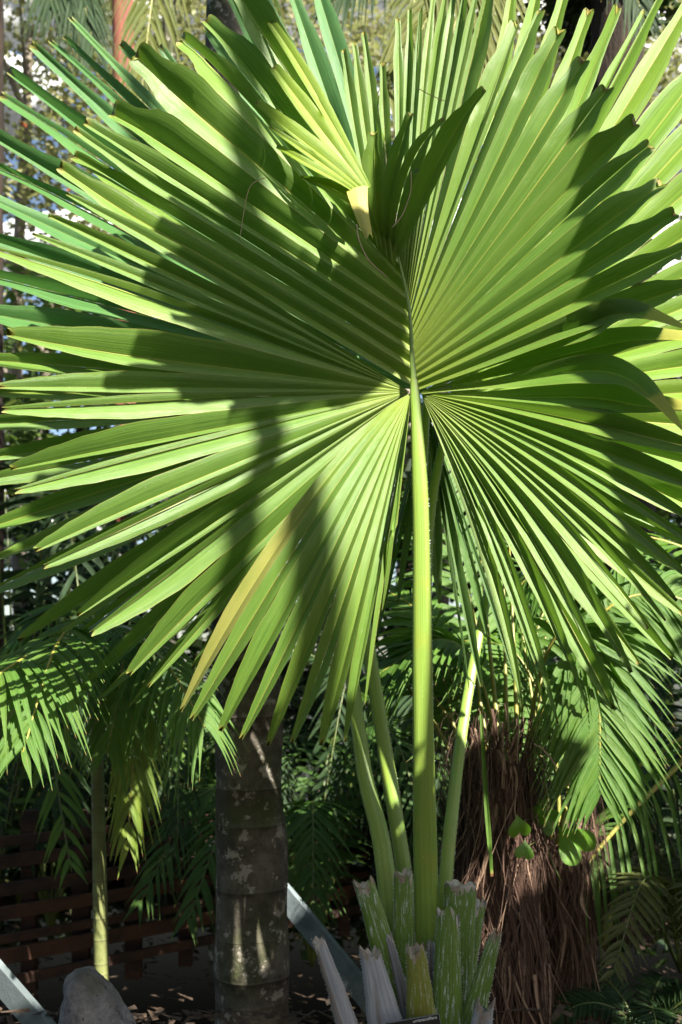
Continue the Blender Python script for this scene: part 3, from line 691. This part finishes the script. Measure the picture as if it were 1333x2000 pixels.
# ---------------------------------------------------------------- brown fibrous palms (right)
def fibrous(px, ytop, Y, rpx, name, label, seed, nf=520, base=2060):
    t = thing(name, label, 'palm', P(px, base, Y), 'shaggy fibrous palm trunks'); r = random.Random(seed)
    t['group'] = 'shaggy palms on the right'
    c0 = P(px, base, Y); c1 = P(px, ytop, Y); rad = rpx*Y/F
    mb = MB(); pts = [c0.lerp(c1, j/11) for j in range(12)]
    mb.tube(pts, [rad*(1.0-.12*(j/11)**2 - (.35 if j == 11 else 0)) for j in range(12)], 18, .3, wob=.15); part(mb, 'trunk', M['fibre_core'], t)
    mf = MB()
    for k in range(nf):
        a = r.uniform(-math.pi, 0) if r.random() < .88 else r.uniform(0, math.pi); h = r.random()**.75
        bul = 1 + .22*math.sin(h*9+seed) + .12*noise.noise(V((a*1.3, h*4, seed)))
        out = V((math.cos(a), math.sin(a), 0)); tang = V((-out.y, out.x, 0))
        p = c0.lerp(c1, h*1.06); p = p + out*rad*r.uniform(.82, 1.0)*bul*(1-.5*max(0, h-.85)/.15*r.random())
        big = r.random(); L = r.uniform(.16, .62); wd = r.uniform(.0012, .004) if big < .82 else (r.uniform(.004, .009) if big < .96 else r.uniform(.010, .018))
        if h > .8 and r.random() < .4: upw = 1
        else: upw = 0
        sw = r.gauss(0, .20); loose = r.random() < .13; rows = []; uvs = []; q0 = r.uniform(0, 6); am = r.uniform(.3, 1.4)
        for j in range(8):
            s_ = j/7; zz = -L*s_ if not upw else L*.5*math.sin(s_*2.6) - L*.35*s_*s_
            q = p + V((0, 0, zz)) + tang*(sw*L*s_ + .018*math.sin(s_*5+q0)) + out*(.05*s_*(1-s_)*am + (.10*s_*s_*am if loose else .015*s_) + (.05*s_ if upw else 0))
            wv = wd*(1-s_*.75); rows.append([q - tang*wv, q + out*wv*.5, q + tang*wv]); uvs.append([(-1, s_*L), (0, s_*L), (1, s_*L)])
        mf.grid(rows, uvs, r.random(), 1 if r.random() < (.10 if big < .82 else .35) else 0)
    part(mf, 'fibre_skirt', [M['fibre'], M['fibre_pale']], t)
    return t, c1
fp, ft = fibrous(968, 1490, 5.0, 84, 'fibrous_palm', 'shaggy brown fibre covered palm trunk directly right of the green leaf stubs', 5, 2600)
fp2, ft2 = fibrous(1095, 1655, 5.3, 58, 'fibrous_palm', 'darker shaggy palm trunk at the right with heart shaped vine leaves on top', 6, 1800)
r = random.Random(9)
for (x0, y0, x1, y1, x2, y2, wd) in ((930, 1640, 900, 1560, 860, 1450, 9), (945, 1620, 905, 1500, 870, 1330, 9), (985, 1600, 975, 1450, 950, 1200, 12), (1000, 1600, 1010, 1440, 1000, 1180, 11), (1015, 1610, 1040, 1500, 1060, 1300, 9), (965, 1600, 950, 1450, 920, 1250, 10), (1005, 1590, 990, 1400, 985, 1150, 9), (1075, 1640, 1060, 1500, 1030, 1300, 9), (1090, 1650, 1110, 1540, 1120, 1400, 8), (940, 1600, 900, 1440, 800, 1300, 8), (930, 1600, 860, 1430, 740, 1270, 8)):
    mb = MB(); Yb = 5.0 + r.uniform(-.05, .2)
    mb.tube(curve_cr([P(x0, y0, Yb), P(x1, y1, Yb+.05), P(x2+(x2-x1)*.5, y2+(y2-y1)*.5, Yb+.35)], 16), [wd*.0022*(1-.85*j/15) for j in range(16)], 8, r.random())
    part(mb, 'petiole', M['stalk'], fp)
# bright frond hanging on the right
frond(fp, [P(1010, 1590, 5.1), P(1060, 1300, 5.0), P(1130, 1215, 4.85), P(1168, 1360, 4.75), P(1172, 1545, 4.7)], M['frond'], M['stalk'], 50, .46, .019, 62, .38, .34, 71, up=V((0, -1, .15)), label='bright drooping frond on the right')
frond(fp, [P(1000, 1590, 5.1), P(1080, 1330, 5.2), P(1200, 1180, 5.2), P(1330, 1170, 5.2), P(1420, 1260, 5.2)], M['frond'], M['stalk'], 44, .5, .017, 70, .6, .3, 72, up=V((0, -.8, .5)))
frond(fp, [P(960, 1590, 5.1), P(900, 1380, 5.3), P(820, 1200, 5.5), P(700, 1130, 5.7)], M['frond'], M['stalk'], 40, .5, .017, 65, .5, .2, 73)
frond(fp, [P(980, 1590, 5.2), P(960, 1350, 5.5), P(900, 1100, 5.8), P(860, 900, 6.0)], M['frond'], M['stalk'], 40, .6, .02, 60, .5, .2, 74)
frond(fp, [P(990, 1590, 5.2), P(1020, 1350, 5.5), P(1090, 1130, 5.8), P(1200, 1020, 6.0)], M['frond'], M['stalk'], 40, .6, .02, 60, .5, .2, 75)
frond(fp, [P(990, 1590, 5.2), P(940, 1330, 5.2), P(860, 1250, 5.1), P(720, 1330, 5.1)], M['frond'], M['stalk'], 40, .45, .017, 60, .5, .25, 76)
frond(fp2, [P(1095, 1650, 5.3), P(1080, 1450, 5.4), P(1010, 1280, 5.5), P(900, 1250, 5.6)], M['frond'], M['stalk'], 40, .45, .017, 60, .5, .2, 77)
# a single broken green leaf strip hanging in front of the shaggy trunk
mb = MB(); bent(mb, P(940, 1395, 4.6), [P(946, 1500, 4.58), P(952, 1590, 4.55)], P(961, 1712, 4.52), [(0, .006), (.4, .010), (.8, .011), (1, .008)], 5)
part(mb, 'hanging_leaflet', M['frond'], fp)

# ---------------------------------------------------------------- heart leaved vine
vn = thing('climbing_vine', 'green vine with glossy heart shaped leaves perched on the shaggy palm trunk', 'vine', P(1080, 1680, 5.05))
def heart(c, size, rot, tilt, mat, parent):
    mb = MB(); pts = []; n = 30
    Mx_ = Matrix.Rotation(rot, 3, 'Y') @ Matrix.Rotation(tilt, 3, 'X')
    rows = []; uvs = []
    for ring in range(6):
        q = ring/5; row = []; uu = []
        for i in range(n):
            th = 2*math.pi*i/n
            x = 16*math.sin(th)**3/17; z = (13*math.cos(th)-5*math.cos(2*th)-2*math.cos(3*th)-math.cos(4*th))/17
            p = V((x*q, -.12*abs(x*q) + .22*(z*q)**2 - .05, z*q*1.1))*size
            row.append(V(c) + Mx_ @ p); uu.append((x*q, .5))
        rows.append(row); uvs.append(uu)
    mb.grid(rows, uvs, rng.random(), closed=True); part(mb, 'leaf', mat, parent)
for (x, y, sz, ro, ti, Yv) in ((1122, 1648, .105, 2.4, .25, 4.90), (1070, 1604, .070, 1.9, -.35, 4.94), (1046, 1590, .062, 3.6, -.5, 4.85), (1014, 1616, .056, 3.0, -.1, 4.70), (1024, 1662, .048, 3.3, .2, 4.70), (1058, 1572, .055, 1.8, -.7, 4.95), (1128, 1586, .045, 2.6, -.3, 5.0)):
    heart(P(x, y, Yv), sz, ro, ti, M['vine'], vn)
mb = MB(); mb.tube(curve_cr([P(1095, 1720, 5.0), P(1070, 1660, 5.0), P(1060, 1600, 5.0), P(1085, 1570, 5.02)], 14), .005, 6); part(mb, 'stem', M['stalk_dark'], vn)
for (x, y, Yv) in ((1105, 1625, 4.95), (1014, 1612, 4.71), (1024, 1658, 4.71)):
    mb = MB(); mb.tube(curve_cr([P(1062, 1640, 5.0), P((x+1062)/2, y-12, (Yv+5)/2), P(x, y, Yv+.01)], 8), .003, 5); part(mb, 'leaf_stalk', M['stalk_dark'], vn)

# ---------------------------------------------------------------- arching stems with hanging leaflets (right edge)
ap = thing('arching_palm', 'palm at the right edge with arching olive stems and thin hanging leaflets', 'palm', P(1560, 1560, 5.4))
frond(ap, [P(1560, 1330, 5.5), P(1400, 1430, 5.4), P(1230, 1590, 5.3), P(1120, 1720, 5.2)], M['frond'], M['stalk'], 22, .40, .010, 75, 1.1, .25, 81, rr_=(.022, .009), up=V((.3, -.5, 1)))
frond(ap, [P(1560, 1300, 5.7), P(1400, 1400, 5.7), P(1250, 1495, 5.7), P(1130, 1580, 5.7)], M['frond_shaded'], M['stalk'], 18, .40, .010, 75, 1.0, .3, 82, rr_=(.020, .009), up=V((.3, -.5, 1)))
mb = MB(); mb.tube([P(1560, 2100, 5.5), P(1562, 1700, 5.5), P(1560, 1300, 5.55)], [.09, .08, .07], 14, .3, wob=.06); part(mb, 'trunk', M['trunk_grey'], ap)
for k in range(4):
    a = -.6+k*1.2; o0 = P(1560, 1300, 5.6); d = V((math.cos(a), math.sin(a), 0))
    frond(ap, [o0, o0+d*.5+V((0, 0, .6)), o0+d*1.2+V((0, 0, .7)), o0+d*1.8+V((0, 0, .1))], M['frond'], M['stalk'], 30, .5, .015, 62, .6, .15, 85+k)

# ---------------------------------------------------------------- ferns
def fern(name, label, c, n, L, mat, seed, rise=.45, ll=.22, lw=.012, arc=(0, 2*math.pi)):
    t = thing(name, label, 'fern', c); r = random.Random(seed)
    for k in range(n):
        a = arc[0] + (arc[1]-arc[0])*(k+r.uniform(.2, .8))/n; d = V((math.cos(a), math.sin(a), 0)); l = L*r.uniform(.8, 1.1); h = rise*r.uniform(.8, 1.2)
        c = V(c)
        frond(t, [c, c+d*l*.25+V((0, 0, h)), c+d*l*.6+V((0, 0, h*1.25)), c+d*l+V((0, 0, h*.5))], mat, M['stalk_dark'], 30, ll, lw, 72, .18, .12, seed*10+k, rr_=(.008, .002))
    return t
fern('fern', 'olive brown fern in deep shade at the lower right corner', P(1330, 1900, 5.6), 10, 1.0, M['fern'], 3, .45, .24, .013)
fern('fern', 'dark fern low beside the shaggy trunk at the bottom right', P(1260, 2040, 5.0), 8, .7, M['frond_shaded'], 4, .2, .16, .011)
# ---------------------------------------------------------------- low palms behind the trunk and fence
def low_palm(label, c, n, L, rise, mat, seed, ll=.4, lw=.016, a0=0, a1=6.28):
    t = thing('low_palm', label, 'palm', c, 'low feathery palms behind the fence'); r = random.Random(seed); c = V(c)
    for k in range(n):
        a = a0 + (a1-a0)*(k+r.uniform(.2, .8))/n; d = V((math.cos(a), math.sin(a), 0)); l = L*r.uniform(.8, 1.15); h = rise*r.uniform(.8, 1.2)
        frond(t, [c, c+d*l*.3+V((0, 0, h)), c+d*l*.7+V((0, 0, h*1.15)), c+d*l*1.05+V((0, 0, h*.55))], mat, M['stalk_dark'], 34, ll, lw, 62, .4, .15, seed*20+k)
    return t
def G(px, py_unused, Y): p = P(px, 1300, Y); return V((p.x, Y, gz(p.x, Y)))
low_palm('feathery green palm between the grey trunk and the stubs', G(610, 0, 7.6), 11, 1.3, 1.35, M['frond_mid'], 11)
low_palm('dark feathery palm left of the grey trunk behind the fence', G(360, 0, 8.8), 12, 1.7, 1.6, M['frond_shaded'], 12)
low_palm('bluish dark feathery palm behind the left end of the fence', G(100, 0, 8.6), 12, 1.6, 1.5, M['frond_shaded'], 13)
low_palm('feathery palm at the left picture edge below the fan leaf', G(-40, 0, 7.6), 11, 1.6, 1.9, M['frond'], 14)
low_palm('dark feathery palm in shade behind the shaggy trunks', G(1180, 0, 8.0), 13, 1.7, 1.7, M['frond_shaded'], 15)
low_palm('dark feathery palm behind the arching stems', G(1400, 0, 7.0), 12, 1.6, 1.5, M['frond_shaded'], 16)
low_palm('dark feathery palm directly behind the main stalk', G(800, 0, 8.4), 13, 1.7, 1.9, M['frond_shaded'], 17)
low_palm('tall feathery palm left behind the fan leaf at mid height', G(40, 0, 9.2), 14, 2.1, 3.2, M['frond_shaded'], 18, .55, .02)

# ---------------------------------------------------------------- fence
fn = thing('timber_fence', 'dark red brown timber fence with horizontal rails in shade behind the cane palm', 'fence', G(180, 0, 7.2))
def fY(px): return 6.6 + (px+60)/520*1.5
def fence_pt(px, py): return P(px, py, fY(px))
for (x0, x1) in ((44, 72), (143, 176), (246, 277), (350, 376), (440, 462), (540, 560), (660, 684), (-60, -30)):
    Y = fY((x0+x1)/2)+.09; c = (x0+x1)/2; wd = (x1-x0)*Y/F; zt = P(c, 1582, Y).z; zb = gz(P(c, 1300, Y).x, Y)-.1
    mb = MB(); mb.box((P(c, 1300, Y).x, Y, (zt+zb)/2), wd, .09, zt-zb); part(mb, 'post', M['wood'], fn, smooth=False, bevel=.006)
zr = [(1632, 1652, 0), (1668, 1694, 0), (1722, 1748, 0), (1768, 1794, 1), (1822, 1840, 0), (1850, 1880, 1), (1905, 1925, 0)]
for i, (ya, yb, lit) in enumerate(zr):
    xa, xb = -80, 720; A = fence_pt(xa, 1300); B = fence_pt(xb, 1300); Ya = fY(0)
    za = P(0, ya, Ya).z; zb = P(0, yb, Ya).z; d = (B-A); ln = d.length; ag = math.atan2(d.y, d.x)
    mb = MB(); mb.box(V(((A.x+B.x)/2, (A.y+B.y)/2, (za+zb)/2)), ln, .04, za-zb, Matrix.Rotation(ag, 3, 'Z')); part(mb, 'rail', M['wood_lit'] if lit else M['wood'], fn, smooth=False, bevel=.005)
# ---------------------------------------------------------------- boards and boulder
def board(a, b, wd, th, label):
    d = (b-a); L = d.length; x = d.normalized(); y = V((.15, 1, .25)); y = (y - x*y.dot(x)).normalized(); z = x.cross(y)
    Mx_ = Matrix((x, y, z)).transposed(); mb = MB(); mb.box((a+b)/2, L, th, wd, Mx_)
    tag(mb.build('timber_board', M['board'], None, False, .004), label, 'board', 'pale grey diagonal boards')
board(P(-70, 1830, 5.0), P(150, 2085, 4.7), .125, .04, 'pale blue grey board slanting down behind the boulder at the bottom left')
board(P(520, 1705, 5.9), P(760, 2000, 5.4), .125, .04, 'pale blue grey board slanting down between the grey trunk and the leaf stubs')
mb = MB(); n = 48; m_ = 32; c = P(188, 2000, 4.5); rows = []; uvs = []
prof = [(0, .0), (.02, .34), (.05, .58), (.10, .74), (.20, .86), (.35, .95), (.5, 1.0), (.68, 1.0), (.82, .9), (.93, .6), (1, .0)]
for j in range(m_+1):
    t = j/m_; row = []; uu = []
    for i in range(n):
        th = 2*math.pi*i/n; s_ = interp(prof, t); x = math.cos(th)*s_; y = math.sin(th)*s_; z = 1-2*t
        p = V((x*.146, y*.15, z*.235))
        p.x += (-.014 if z > 0 else 0)*z + .020*max(0, 1-abs(z+.25)*1.6)*(1 if x > 0 else -.1)
        p += V((x, y, z))*.020*noise.noise(V((x*1.6+5, y*1.6, z*1.6))) + V((x, y, z))*(.009*noise.noise(V((x*4, y*4, z*4))) + .004*noise.noise(V((x*11, y*11, z*11))))
        p.z += (-.10*max(0, x) + .015*min(0, x))*max(0, z+.15); p.x -= .03*max(0, z-.2)
        row.append(c + p + V((0, 0, .015))); uu.append((i/n, t))
    rows.append(row); uvs.append(uu)
mb.grid(rows, uvs, .3, closed=True)
tag(mb.build('boulder', M['rock']), 'rounded grey pitted boulder at the bottom left in front of the cane palm', 'boulder')

# ---------------------------------------------------------------- white cloud shapes added to brighten the sky gaps beyond the trees
mb = MB(); r = random.Random(77)
for k in range(30):
    cx = r.uniform(-75, 75); cz = r.uniform(22, 105); cy = 150 + r.uniform(-12, 12); sx = r.uniform(10, 22); sz = r.uniform(4, 9)
    rows = []; uvs = []
    for j in range(15):
        ph = math.pi*j/14; row = []
        for i in range(24):
            th = 2*math.pi*i/24; d = V((math.cos(th)*math.sin(ph), math.sin(th)*math.sin(ph), math.cos(ph)))
            q = 1 + .35*noise.noise(d*1.8 + V((k*7, 0, 0))) + .15*noise.noise(d*5 + V((k*3, 0, 0)))
            row.append(V((cx, cy, cz)) + V((d.x*sx, d.y*7, d.z*sz))*q)
        rows.append(row); uvs.append([(0, 0)]*24)
    mb.grid(rows, uvs, .5, closed=True)
kc = NT('added_cloud_white'); kc.b.inputs['Base Color'].default_value = (.62, .64, .66, 1); kc.b.inputs['Roughness'].default_value = 1; kc.b.inputs['Specular IOR Level'].default_value = 0
tag(mb.build('added_clouds', kc.m), 'white cloud shapes added to brighten the sky gaps between the far leaves', 'added_clouds', kind='structure')

# ================================================================ BACKGROUND TREES
def crown_mesh(mb, c, rad, nclump, nleaf, ls, seed, flat=.8, cr=.28):
    r = random.Random(seed); c = V(c)
    for k in range(nclump):
        while True:
            d = V((r.uniform(-1, 1), r.uniform(-1, 1), r.uniform(-1, 1)))
            if .15 < d.length < 1: break
        cc = c + V((d.x*rad, d.y*rad, d.z*rad*flat)); rc = rad*cr*r.uniform(.6, 1.3)
        for q in range(nleaf):
            e = V((r.gauss(0, .5), r.gauss(0, .5), r.gauss(0, .4)))*rc; p = cc + e
            a = V((r.uniform(-1, 1), r.uniform(-1, 1), r.uniform(-.7, .4))).normalized(); b = a.cross(V((r.uniform(-1, 1), r.uniform(-1, 1), 1))).normalized()
            l = ls*r.uniform(.6, 1.3); wv = l*.36; sv = r.random()
            ids = [mb.vert(p, (0, 0), sv), mb.vert(p+a*l*.5+b*wv, (1, .5), sv), mb.vert(p+a*l, (0, 1), sv), mb.vert(p+a*l*.5-b*wv, (-1, .5), sv)]
            mb.face(tuple(ids))
def tree(name, label, base, top, rad, nclump, nleaf, ls, mat, bark, seed, tr=.16, group=None, flowers=0, flat=.8, limbs=7, cr=.28, cat='tree'):
    t = thing(name, label, cat, base, group); r = random.Random(seed); base = V(base); top = V(top)
    mb = MB(); mid = base.lerp(top, .55) + V((r.uniform(-.3, .3), r.uniform(-.2, .2), 0))
    mb.tube(curve_cr([base-V((0, 0, .1)), mid, top], 18), [tr*(1-.6*j/17) for j in range(18)], 12, .3, wob=.15)
    for k in range(limbs):
        s0 = base.lerp(top, r.uniform(.45, .9)); d = V((r.uniform(-1, 1), r.uniform(-1, 1), r.uniform(.1, .8))).normalized()*rad*r.uniform(.6, .95)
        mb.tube(curve_cr([s0, s0+d*.5+V((0, 0, .1*rad)), s0+d], 8), [tr*.4*(1-.8*j/7) for j in range(8)], 7, .4, wob=.1)
    part(mb, 'trunk', bark, t)
    mb = MB(); crown_mesh(mb, top, rad, nclump, nleaf, ls, seed+1, flat, cr); part(mb, 'crown', mat, t)
    if flowers:
        mb = MB(); crown_mesh(mb, top, rad*1.0, flowers, 4, ls*1.2, seed+2, flat, .12); part(mb, 'blossom', M['blossom'], t)
    return t
def BG(px, Y): p = P(px, 1300, Y); return V((p.x, Y, gz(p.x, Y)))
GT = 'sunlit trees in the far background'
for i, (px, py, Y, rad, ncl, nl, lab) in enumerate((
    (60, 60, 15, 2.6, 70, 70, 'airy olive tree with red blossoms far behind the upper left leaf tips'),
    (330, 40, 16, 2.5, 90, 80, 'dense olive tree behind the red trunk at the top left'),
    (110, 420, 14, 1.8, 75, 70, 'grey green tree low behind the left leaf tips'),
    (620, 60, 17, 2.4, 70, 80, 'olive tree far behind the top centre of the leaf'),
    (760, 300, 15, 1.9, 70, 80, 'shadowy olive tree behind the lime lobe'),
    (1230, 250, 16, 2.2, 80, 80, 'green tree behind the top right leaf'), (1120, -40, 15.5, 2.2, 110, 80, 'dense olive tree behind the dark trunk at the top right'))):
    tree('blossom_tree' if i == 0 else 'olive_tree', lab, BG(px, Y), P(px, py, Y), rad, int(ncl*1.15), nl, .10, M['crown'], M['bark_grey'], 100+i, .14, GT, 14 if i in (0, 2) else 0)
# dark shrubs closing the lower background
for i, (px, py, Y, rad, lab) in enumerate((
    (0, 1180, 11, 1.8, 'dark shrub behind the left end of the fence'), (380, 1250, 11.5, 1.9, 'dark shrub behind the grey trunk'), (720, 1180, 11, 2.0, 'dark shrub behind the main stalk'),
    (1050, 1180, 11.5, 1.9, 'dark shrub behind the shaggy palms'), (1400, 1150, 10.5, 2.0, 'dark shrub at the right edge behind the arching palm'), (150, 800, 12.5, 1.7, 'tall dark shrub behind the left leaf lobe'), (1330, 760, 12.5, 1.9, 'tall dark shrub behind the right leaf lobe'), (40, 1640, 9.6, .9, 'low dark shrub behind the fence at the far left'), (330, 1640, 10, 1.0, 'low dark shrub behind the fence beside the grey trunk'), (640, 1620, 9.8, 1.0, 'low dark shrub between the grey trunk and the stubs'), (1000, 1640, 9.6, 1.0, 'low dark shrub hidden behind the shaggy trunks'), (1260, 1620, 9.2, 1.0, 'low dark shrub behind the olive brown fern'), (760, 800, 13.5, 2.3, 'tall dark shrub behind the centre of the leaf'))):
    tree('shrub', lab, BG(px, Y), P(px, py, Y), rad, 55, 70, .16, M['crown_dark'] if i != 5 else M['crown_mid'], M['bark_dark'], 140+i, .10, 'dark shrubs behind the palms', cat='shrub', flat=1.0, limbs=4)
# trunks seen at the top
rt = thing('red_tree', 'tree with a reddish brown trunk at the top left among the fronds', 'tree', BG(241, 11))
mb = MB(); mb.tube(curve_cr([BG(246, 11), P(244, 600, 11), P(241, 50, 11), P(239, -500, 11)], 30), [.115]*30, 18, .4, wob=.1); part(mb, 'trunk', M['bark_red'], rt)
mb = MB(); crown_mesh(mb, P(238, -650, 11), 1.6, 40, 60, .18, 300); part(mb, 'crown', M['crown_mid'], rt)
dt = thing('dark_tree', 'tree with a broad dark shaggy trunk at the top right', 'tree', BG(1205, 8.5))
mb = MB(); mb.tube(curve_cr([BG(1215, 8.5), P(1210, 600, 8.5), P(1205, 100, 8.5), P(1195, -400, 8.5)], 30), [.30-.004*j for j in range(30)], 22, .7, wob=.25); part(mb, 'trunk', M['bark_dark'], dt)
mb = MB(); crown_mesh(mb, P(1190, -560, 8.5), 1.6, 50, 60, .18, 301); crown_mesh(mb, P(1190, -60, 8.8), .75, 46, 60, .11, 311); part(mb, 'crown', M['crown_dark'], dt)
et = thing('dark_tree', 'slim dark trunk at the left picture edge', 'tree', BG(-4, 9))
mb = MB(); mb.tube(curve_cr([BG(-6, 9), P(-8, 500, 9), P(-5, 100, 9), P(-4, -300, 9)], 24), [.075-.001*j for j in range(24)], 14, .7, wob=.3); part(mb, 'trunk', M['bark_dark'], et)
mb = MB(); crown_mesh(mb, P(0, -450, 9), 1.1, 30, 50, .16, 302); part(mb, 'crown', M['crown_dark'], et)
# feather palms hanging in from the top
fa = thing('feather_palm', 'feather palm with dark hanging fronds in front of the red trunk at the top left', 'palm', BG(330, 9.5))
o0 = P(330, -420, 9.5)
mb = MB(); mb.tube([BG(330, 9.5), P(332, 500, 9.5), o0], [.08, .07, .06], 12, .3, wob=.05); part(mb, 'trunk', M['trunk_grey'], fa)
for k, (p1, p2, p3) in enumerate((((230, -420), (120, -160), (100, 10)), ((240, -380), (150, -150), (185, 105)), ((350, -280), (300, -20), (268, 270)), ((360, -450), (450, -300), (500, -60)), ((200, -480), (40, -260), (-40, -40)), ((290, -420), (150, -120), (170, 30)))):
    frond(fa, [o0, P(*p1, 9.3), P(*p2, 9.0), P(*p3, 8.9)], M['frond_shaded'] if k not in (2,) else M['frond_far'], M['stalk'], 44, .55, .018, 50, .8, .2, 400+k, up=V((0, -.9, .5)))
fb = thing('feather_palm', 'feather palm with yellowing fronds behind the top of the leaf', 'palm', BG(860, 8.0))
o0 = P(1000, -260, 8.0)
mb = MB(); mb.tube([BG(860, 8.0), P(862, 300, 8.0), P(866, -120, 8.0), o0], [.07, .06, .055, .05], 12, .3, wob=.05); part(mb, 'trunk', M['trunk_grey'], fb)
for k, (p1, p2, p3) in enumerate((((930, -250), (830, -60), (760, 200)), ((960, -200), (900, 0), (850, 230)), ((900, -300), (760, -130), (640, 20)), ((1060, -300), (1180, -160), (1260, 40)), ((960, -220), (880, -60), (790, 130)), ((980, -170), (960, 20), (930, 200)))):
    frond(fb, [o0, P(*p1, 7.9), P(*p2, 7.7), P(*p3, 7.6)], M['frond_far'] if k in (0, 1, 4, 5) else M['frond_shaded'], M['stalk'], 40, .5, .018, 40, .4, .2, 420+k, up=V((0, -1, .3)))

# ================================================================ PLANTS BESIDE AND BEHIND THE CAMERA (unseen, placed to throw the dappled shade)
def SHs(px, py, d): return P(px, py, 3.97-(.18 if py < 560 else .34)*abs(px-812)*.002) + S*d
def SH(px, py, d, Y=3.95): return P(px, py, Y) + S*d
added_palm = thing('fan_palm', 'unseen fan palm added on the right, its leaf shaped to shade the big leaf', 'palm', (2.5, 1.3, gz(2.5, 1.3)))
D = 2.7
hubw = SHs(800, 700, D)
mb = MB()
for li_, tips in enumerate(([(806, 400), (768, 345), (722, 330), (688, 390), (668, 500), (630, 565), (588, 490), (500, 435), (410, 390), (335, 375), (300, 445), (246, 520), (262, 580), (318, 650), (250, 690), (190, 786), (330, 800), (430, 838), (530, 822), (640, 805)],)):  # added leaf, tips laid out from the shadow wanted on the big leaf
    segs = []
    for (x, y) in tips:
        t_ = SHs(x, y, D); segs.append((hubw, (hubw+t_)*.5, t_))
    fan_lobe(mb, segs, .86, .2, S, .09, seed=51+li_, curl=.02, twist=.1, foldtip=.2)
lf_ = part(mb, 'fan_leaf', M['leaf'], added_palm)
mb = MB(); petiole_mesh(mb, curve_cr([V((2.5, 1.3, .1)), V((2.45, 1.5, 2.0)), V((2.1, 1.9, 3.9)), hubw], 24), [.09-.002*j for j in range(24)]); part(mb, 'petiole', M['petiole'], lf_)
mb = MB(); mb.tube([V((2.5, 1.3, -.1)), V((2.5, 1.3, .2)), V((2.5, 1.3, .45))], [.25, .2, .1], 16, .2, wob=.2); part(mb, 'trunk', M['stub_grey'], added_palm)
def side_palm(label, x, y, h, rad, seed, crown=True):
    t = thing('palm_tree', label, 'palm', (x, y, gz(x, y))); mb = MB()
    mb.tube([V((x, y, gz(x, y)-.1)), V((x, y, h*.5)), V((x+.02, y, h))], [rad*1.1, rad, rad*.9], 16, .4, wob=.04); part(mb, 'trunk', M['trunk_grey'], t)
    if crown:
        o0 = V((x+.02, y, h))
        for k in range(8):
            a = k*.785+.3; d = V((math.cos(a), math.sin(a), 0))
            frond(t, [o0, o0+d*.5+V((0, 0, .6)), o0+d*1.2+V((0, 0, .6)), o0+d*1.9], M['frond'], M['stalk'], 30, .5, .02, 60, .5, .12, seed*10+k)
    return t
q = SH(500, 950, 8.0, 3.78); side_palm('slender palm outside the picture on the right near the camera', q.x, q.y, 11.8, .065, 71)
q = SH(1225, 760, 1.7, 3.72); side_palm('slim palm outside the picture just beyond its right edge', q.x, q.y, 8.0, .10, 72)
# unseen trees added to shade chosen spots and block sky light
def shade(label, c, rad, ncl, nl, ls, seed, tx=None):
    c = V(c); b = V((c.x+.3, c.y-.2, 0)) if tx is None else V((tx[0], tx[1], 0)); b.z = gz(b.x, b.y)
    tree('added_shade_tree', label, b, c, rad, ncl, nl, ls, M['crown_mid'], M['bark_grey'], seed, .10, 'unseen trees added for shade', flat=.8)
c = SH(885, 1850, 3.6); shade('unseen leafy tree added to shade the leaf stubs', c, .66, 44, 60, .13, 91, (2.6, 1.2))
shade('small unseen tree added to shade the boulder', P(188, 1950, 4.4) + S*6.0, .26, 24, 50, .10, 92)
shade('tall unseen tree added to shade the shaggy palms', V((1.25, 7.0, -.3)) + S*7.0, 1.0, 60, 70, .16, 93)
shade('small unseen bush added to shade the pale board', V((-.02, 5.65, .10)) + S*6, .20, 26, 50, .09, 97, (4.6, 1.0))
shade('unseen leafy bush added to shade the ferns', V((1.75, 5.4, .05)) + S*6.5, .55, 44, 50, .11, 98)
shade('unseen leafy bush added to shade the darker shaggy palm', V((1.05, 5.1, .15)) + S*6, .36, 34, 50, .10, 99)
shade('unseen leafy tree added to shade the near shaggy palm', V((.78, 5.0, -.15)) + S*6.2, .34, 40, 70, .13, 95)
for k, (x, y, z, rd) in enumerate(((-4.2, -4.6, 4.6, 2.8), (-1.0, -6.5, 5.0, 3.0), (3.2, -7.0, 4.0, 2.8), (-6.4, 0.2, 4.2, 2.8))):
    shade(('dense tree added behind the camera on the left to block sky light', 'dense tree added straight behind the camera to block sky light', 'dense tree added behind the camera on the right to block sky light', 'dense unseen tree added left of the camera to block sky light')[k], (x, y, z), rd, 130, 80, .26, 200+k)
shade('tall unseen tree added to shade the far shrubs', V((.6, 10, .8)) + S*10.0, 2.0, 70, 80, .2, 94)
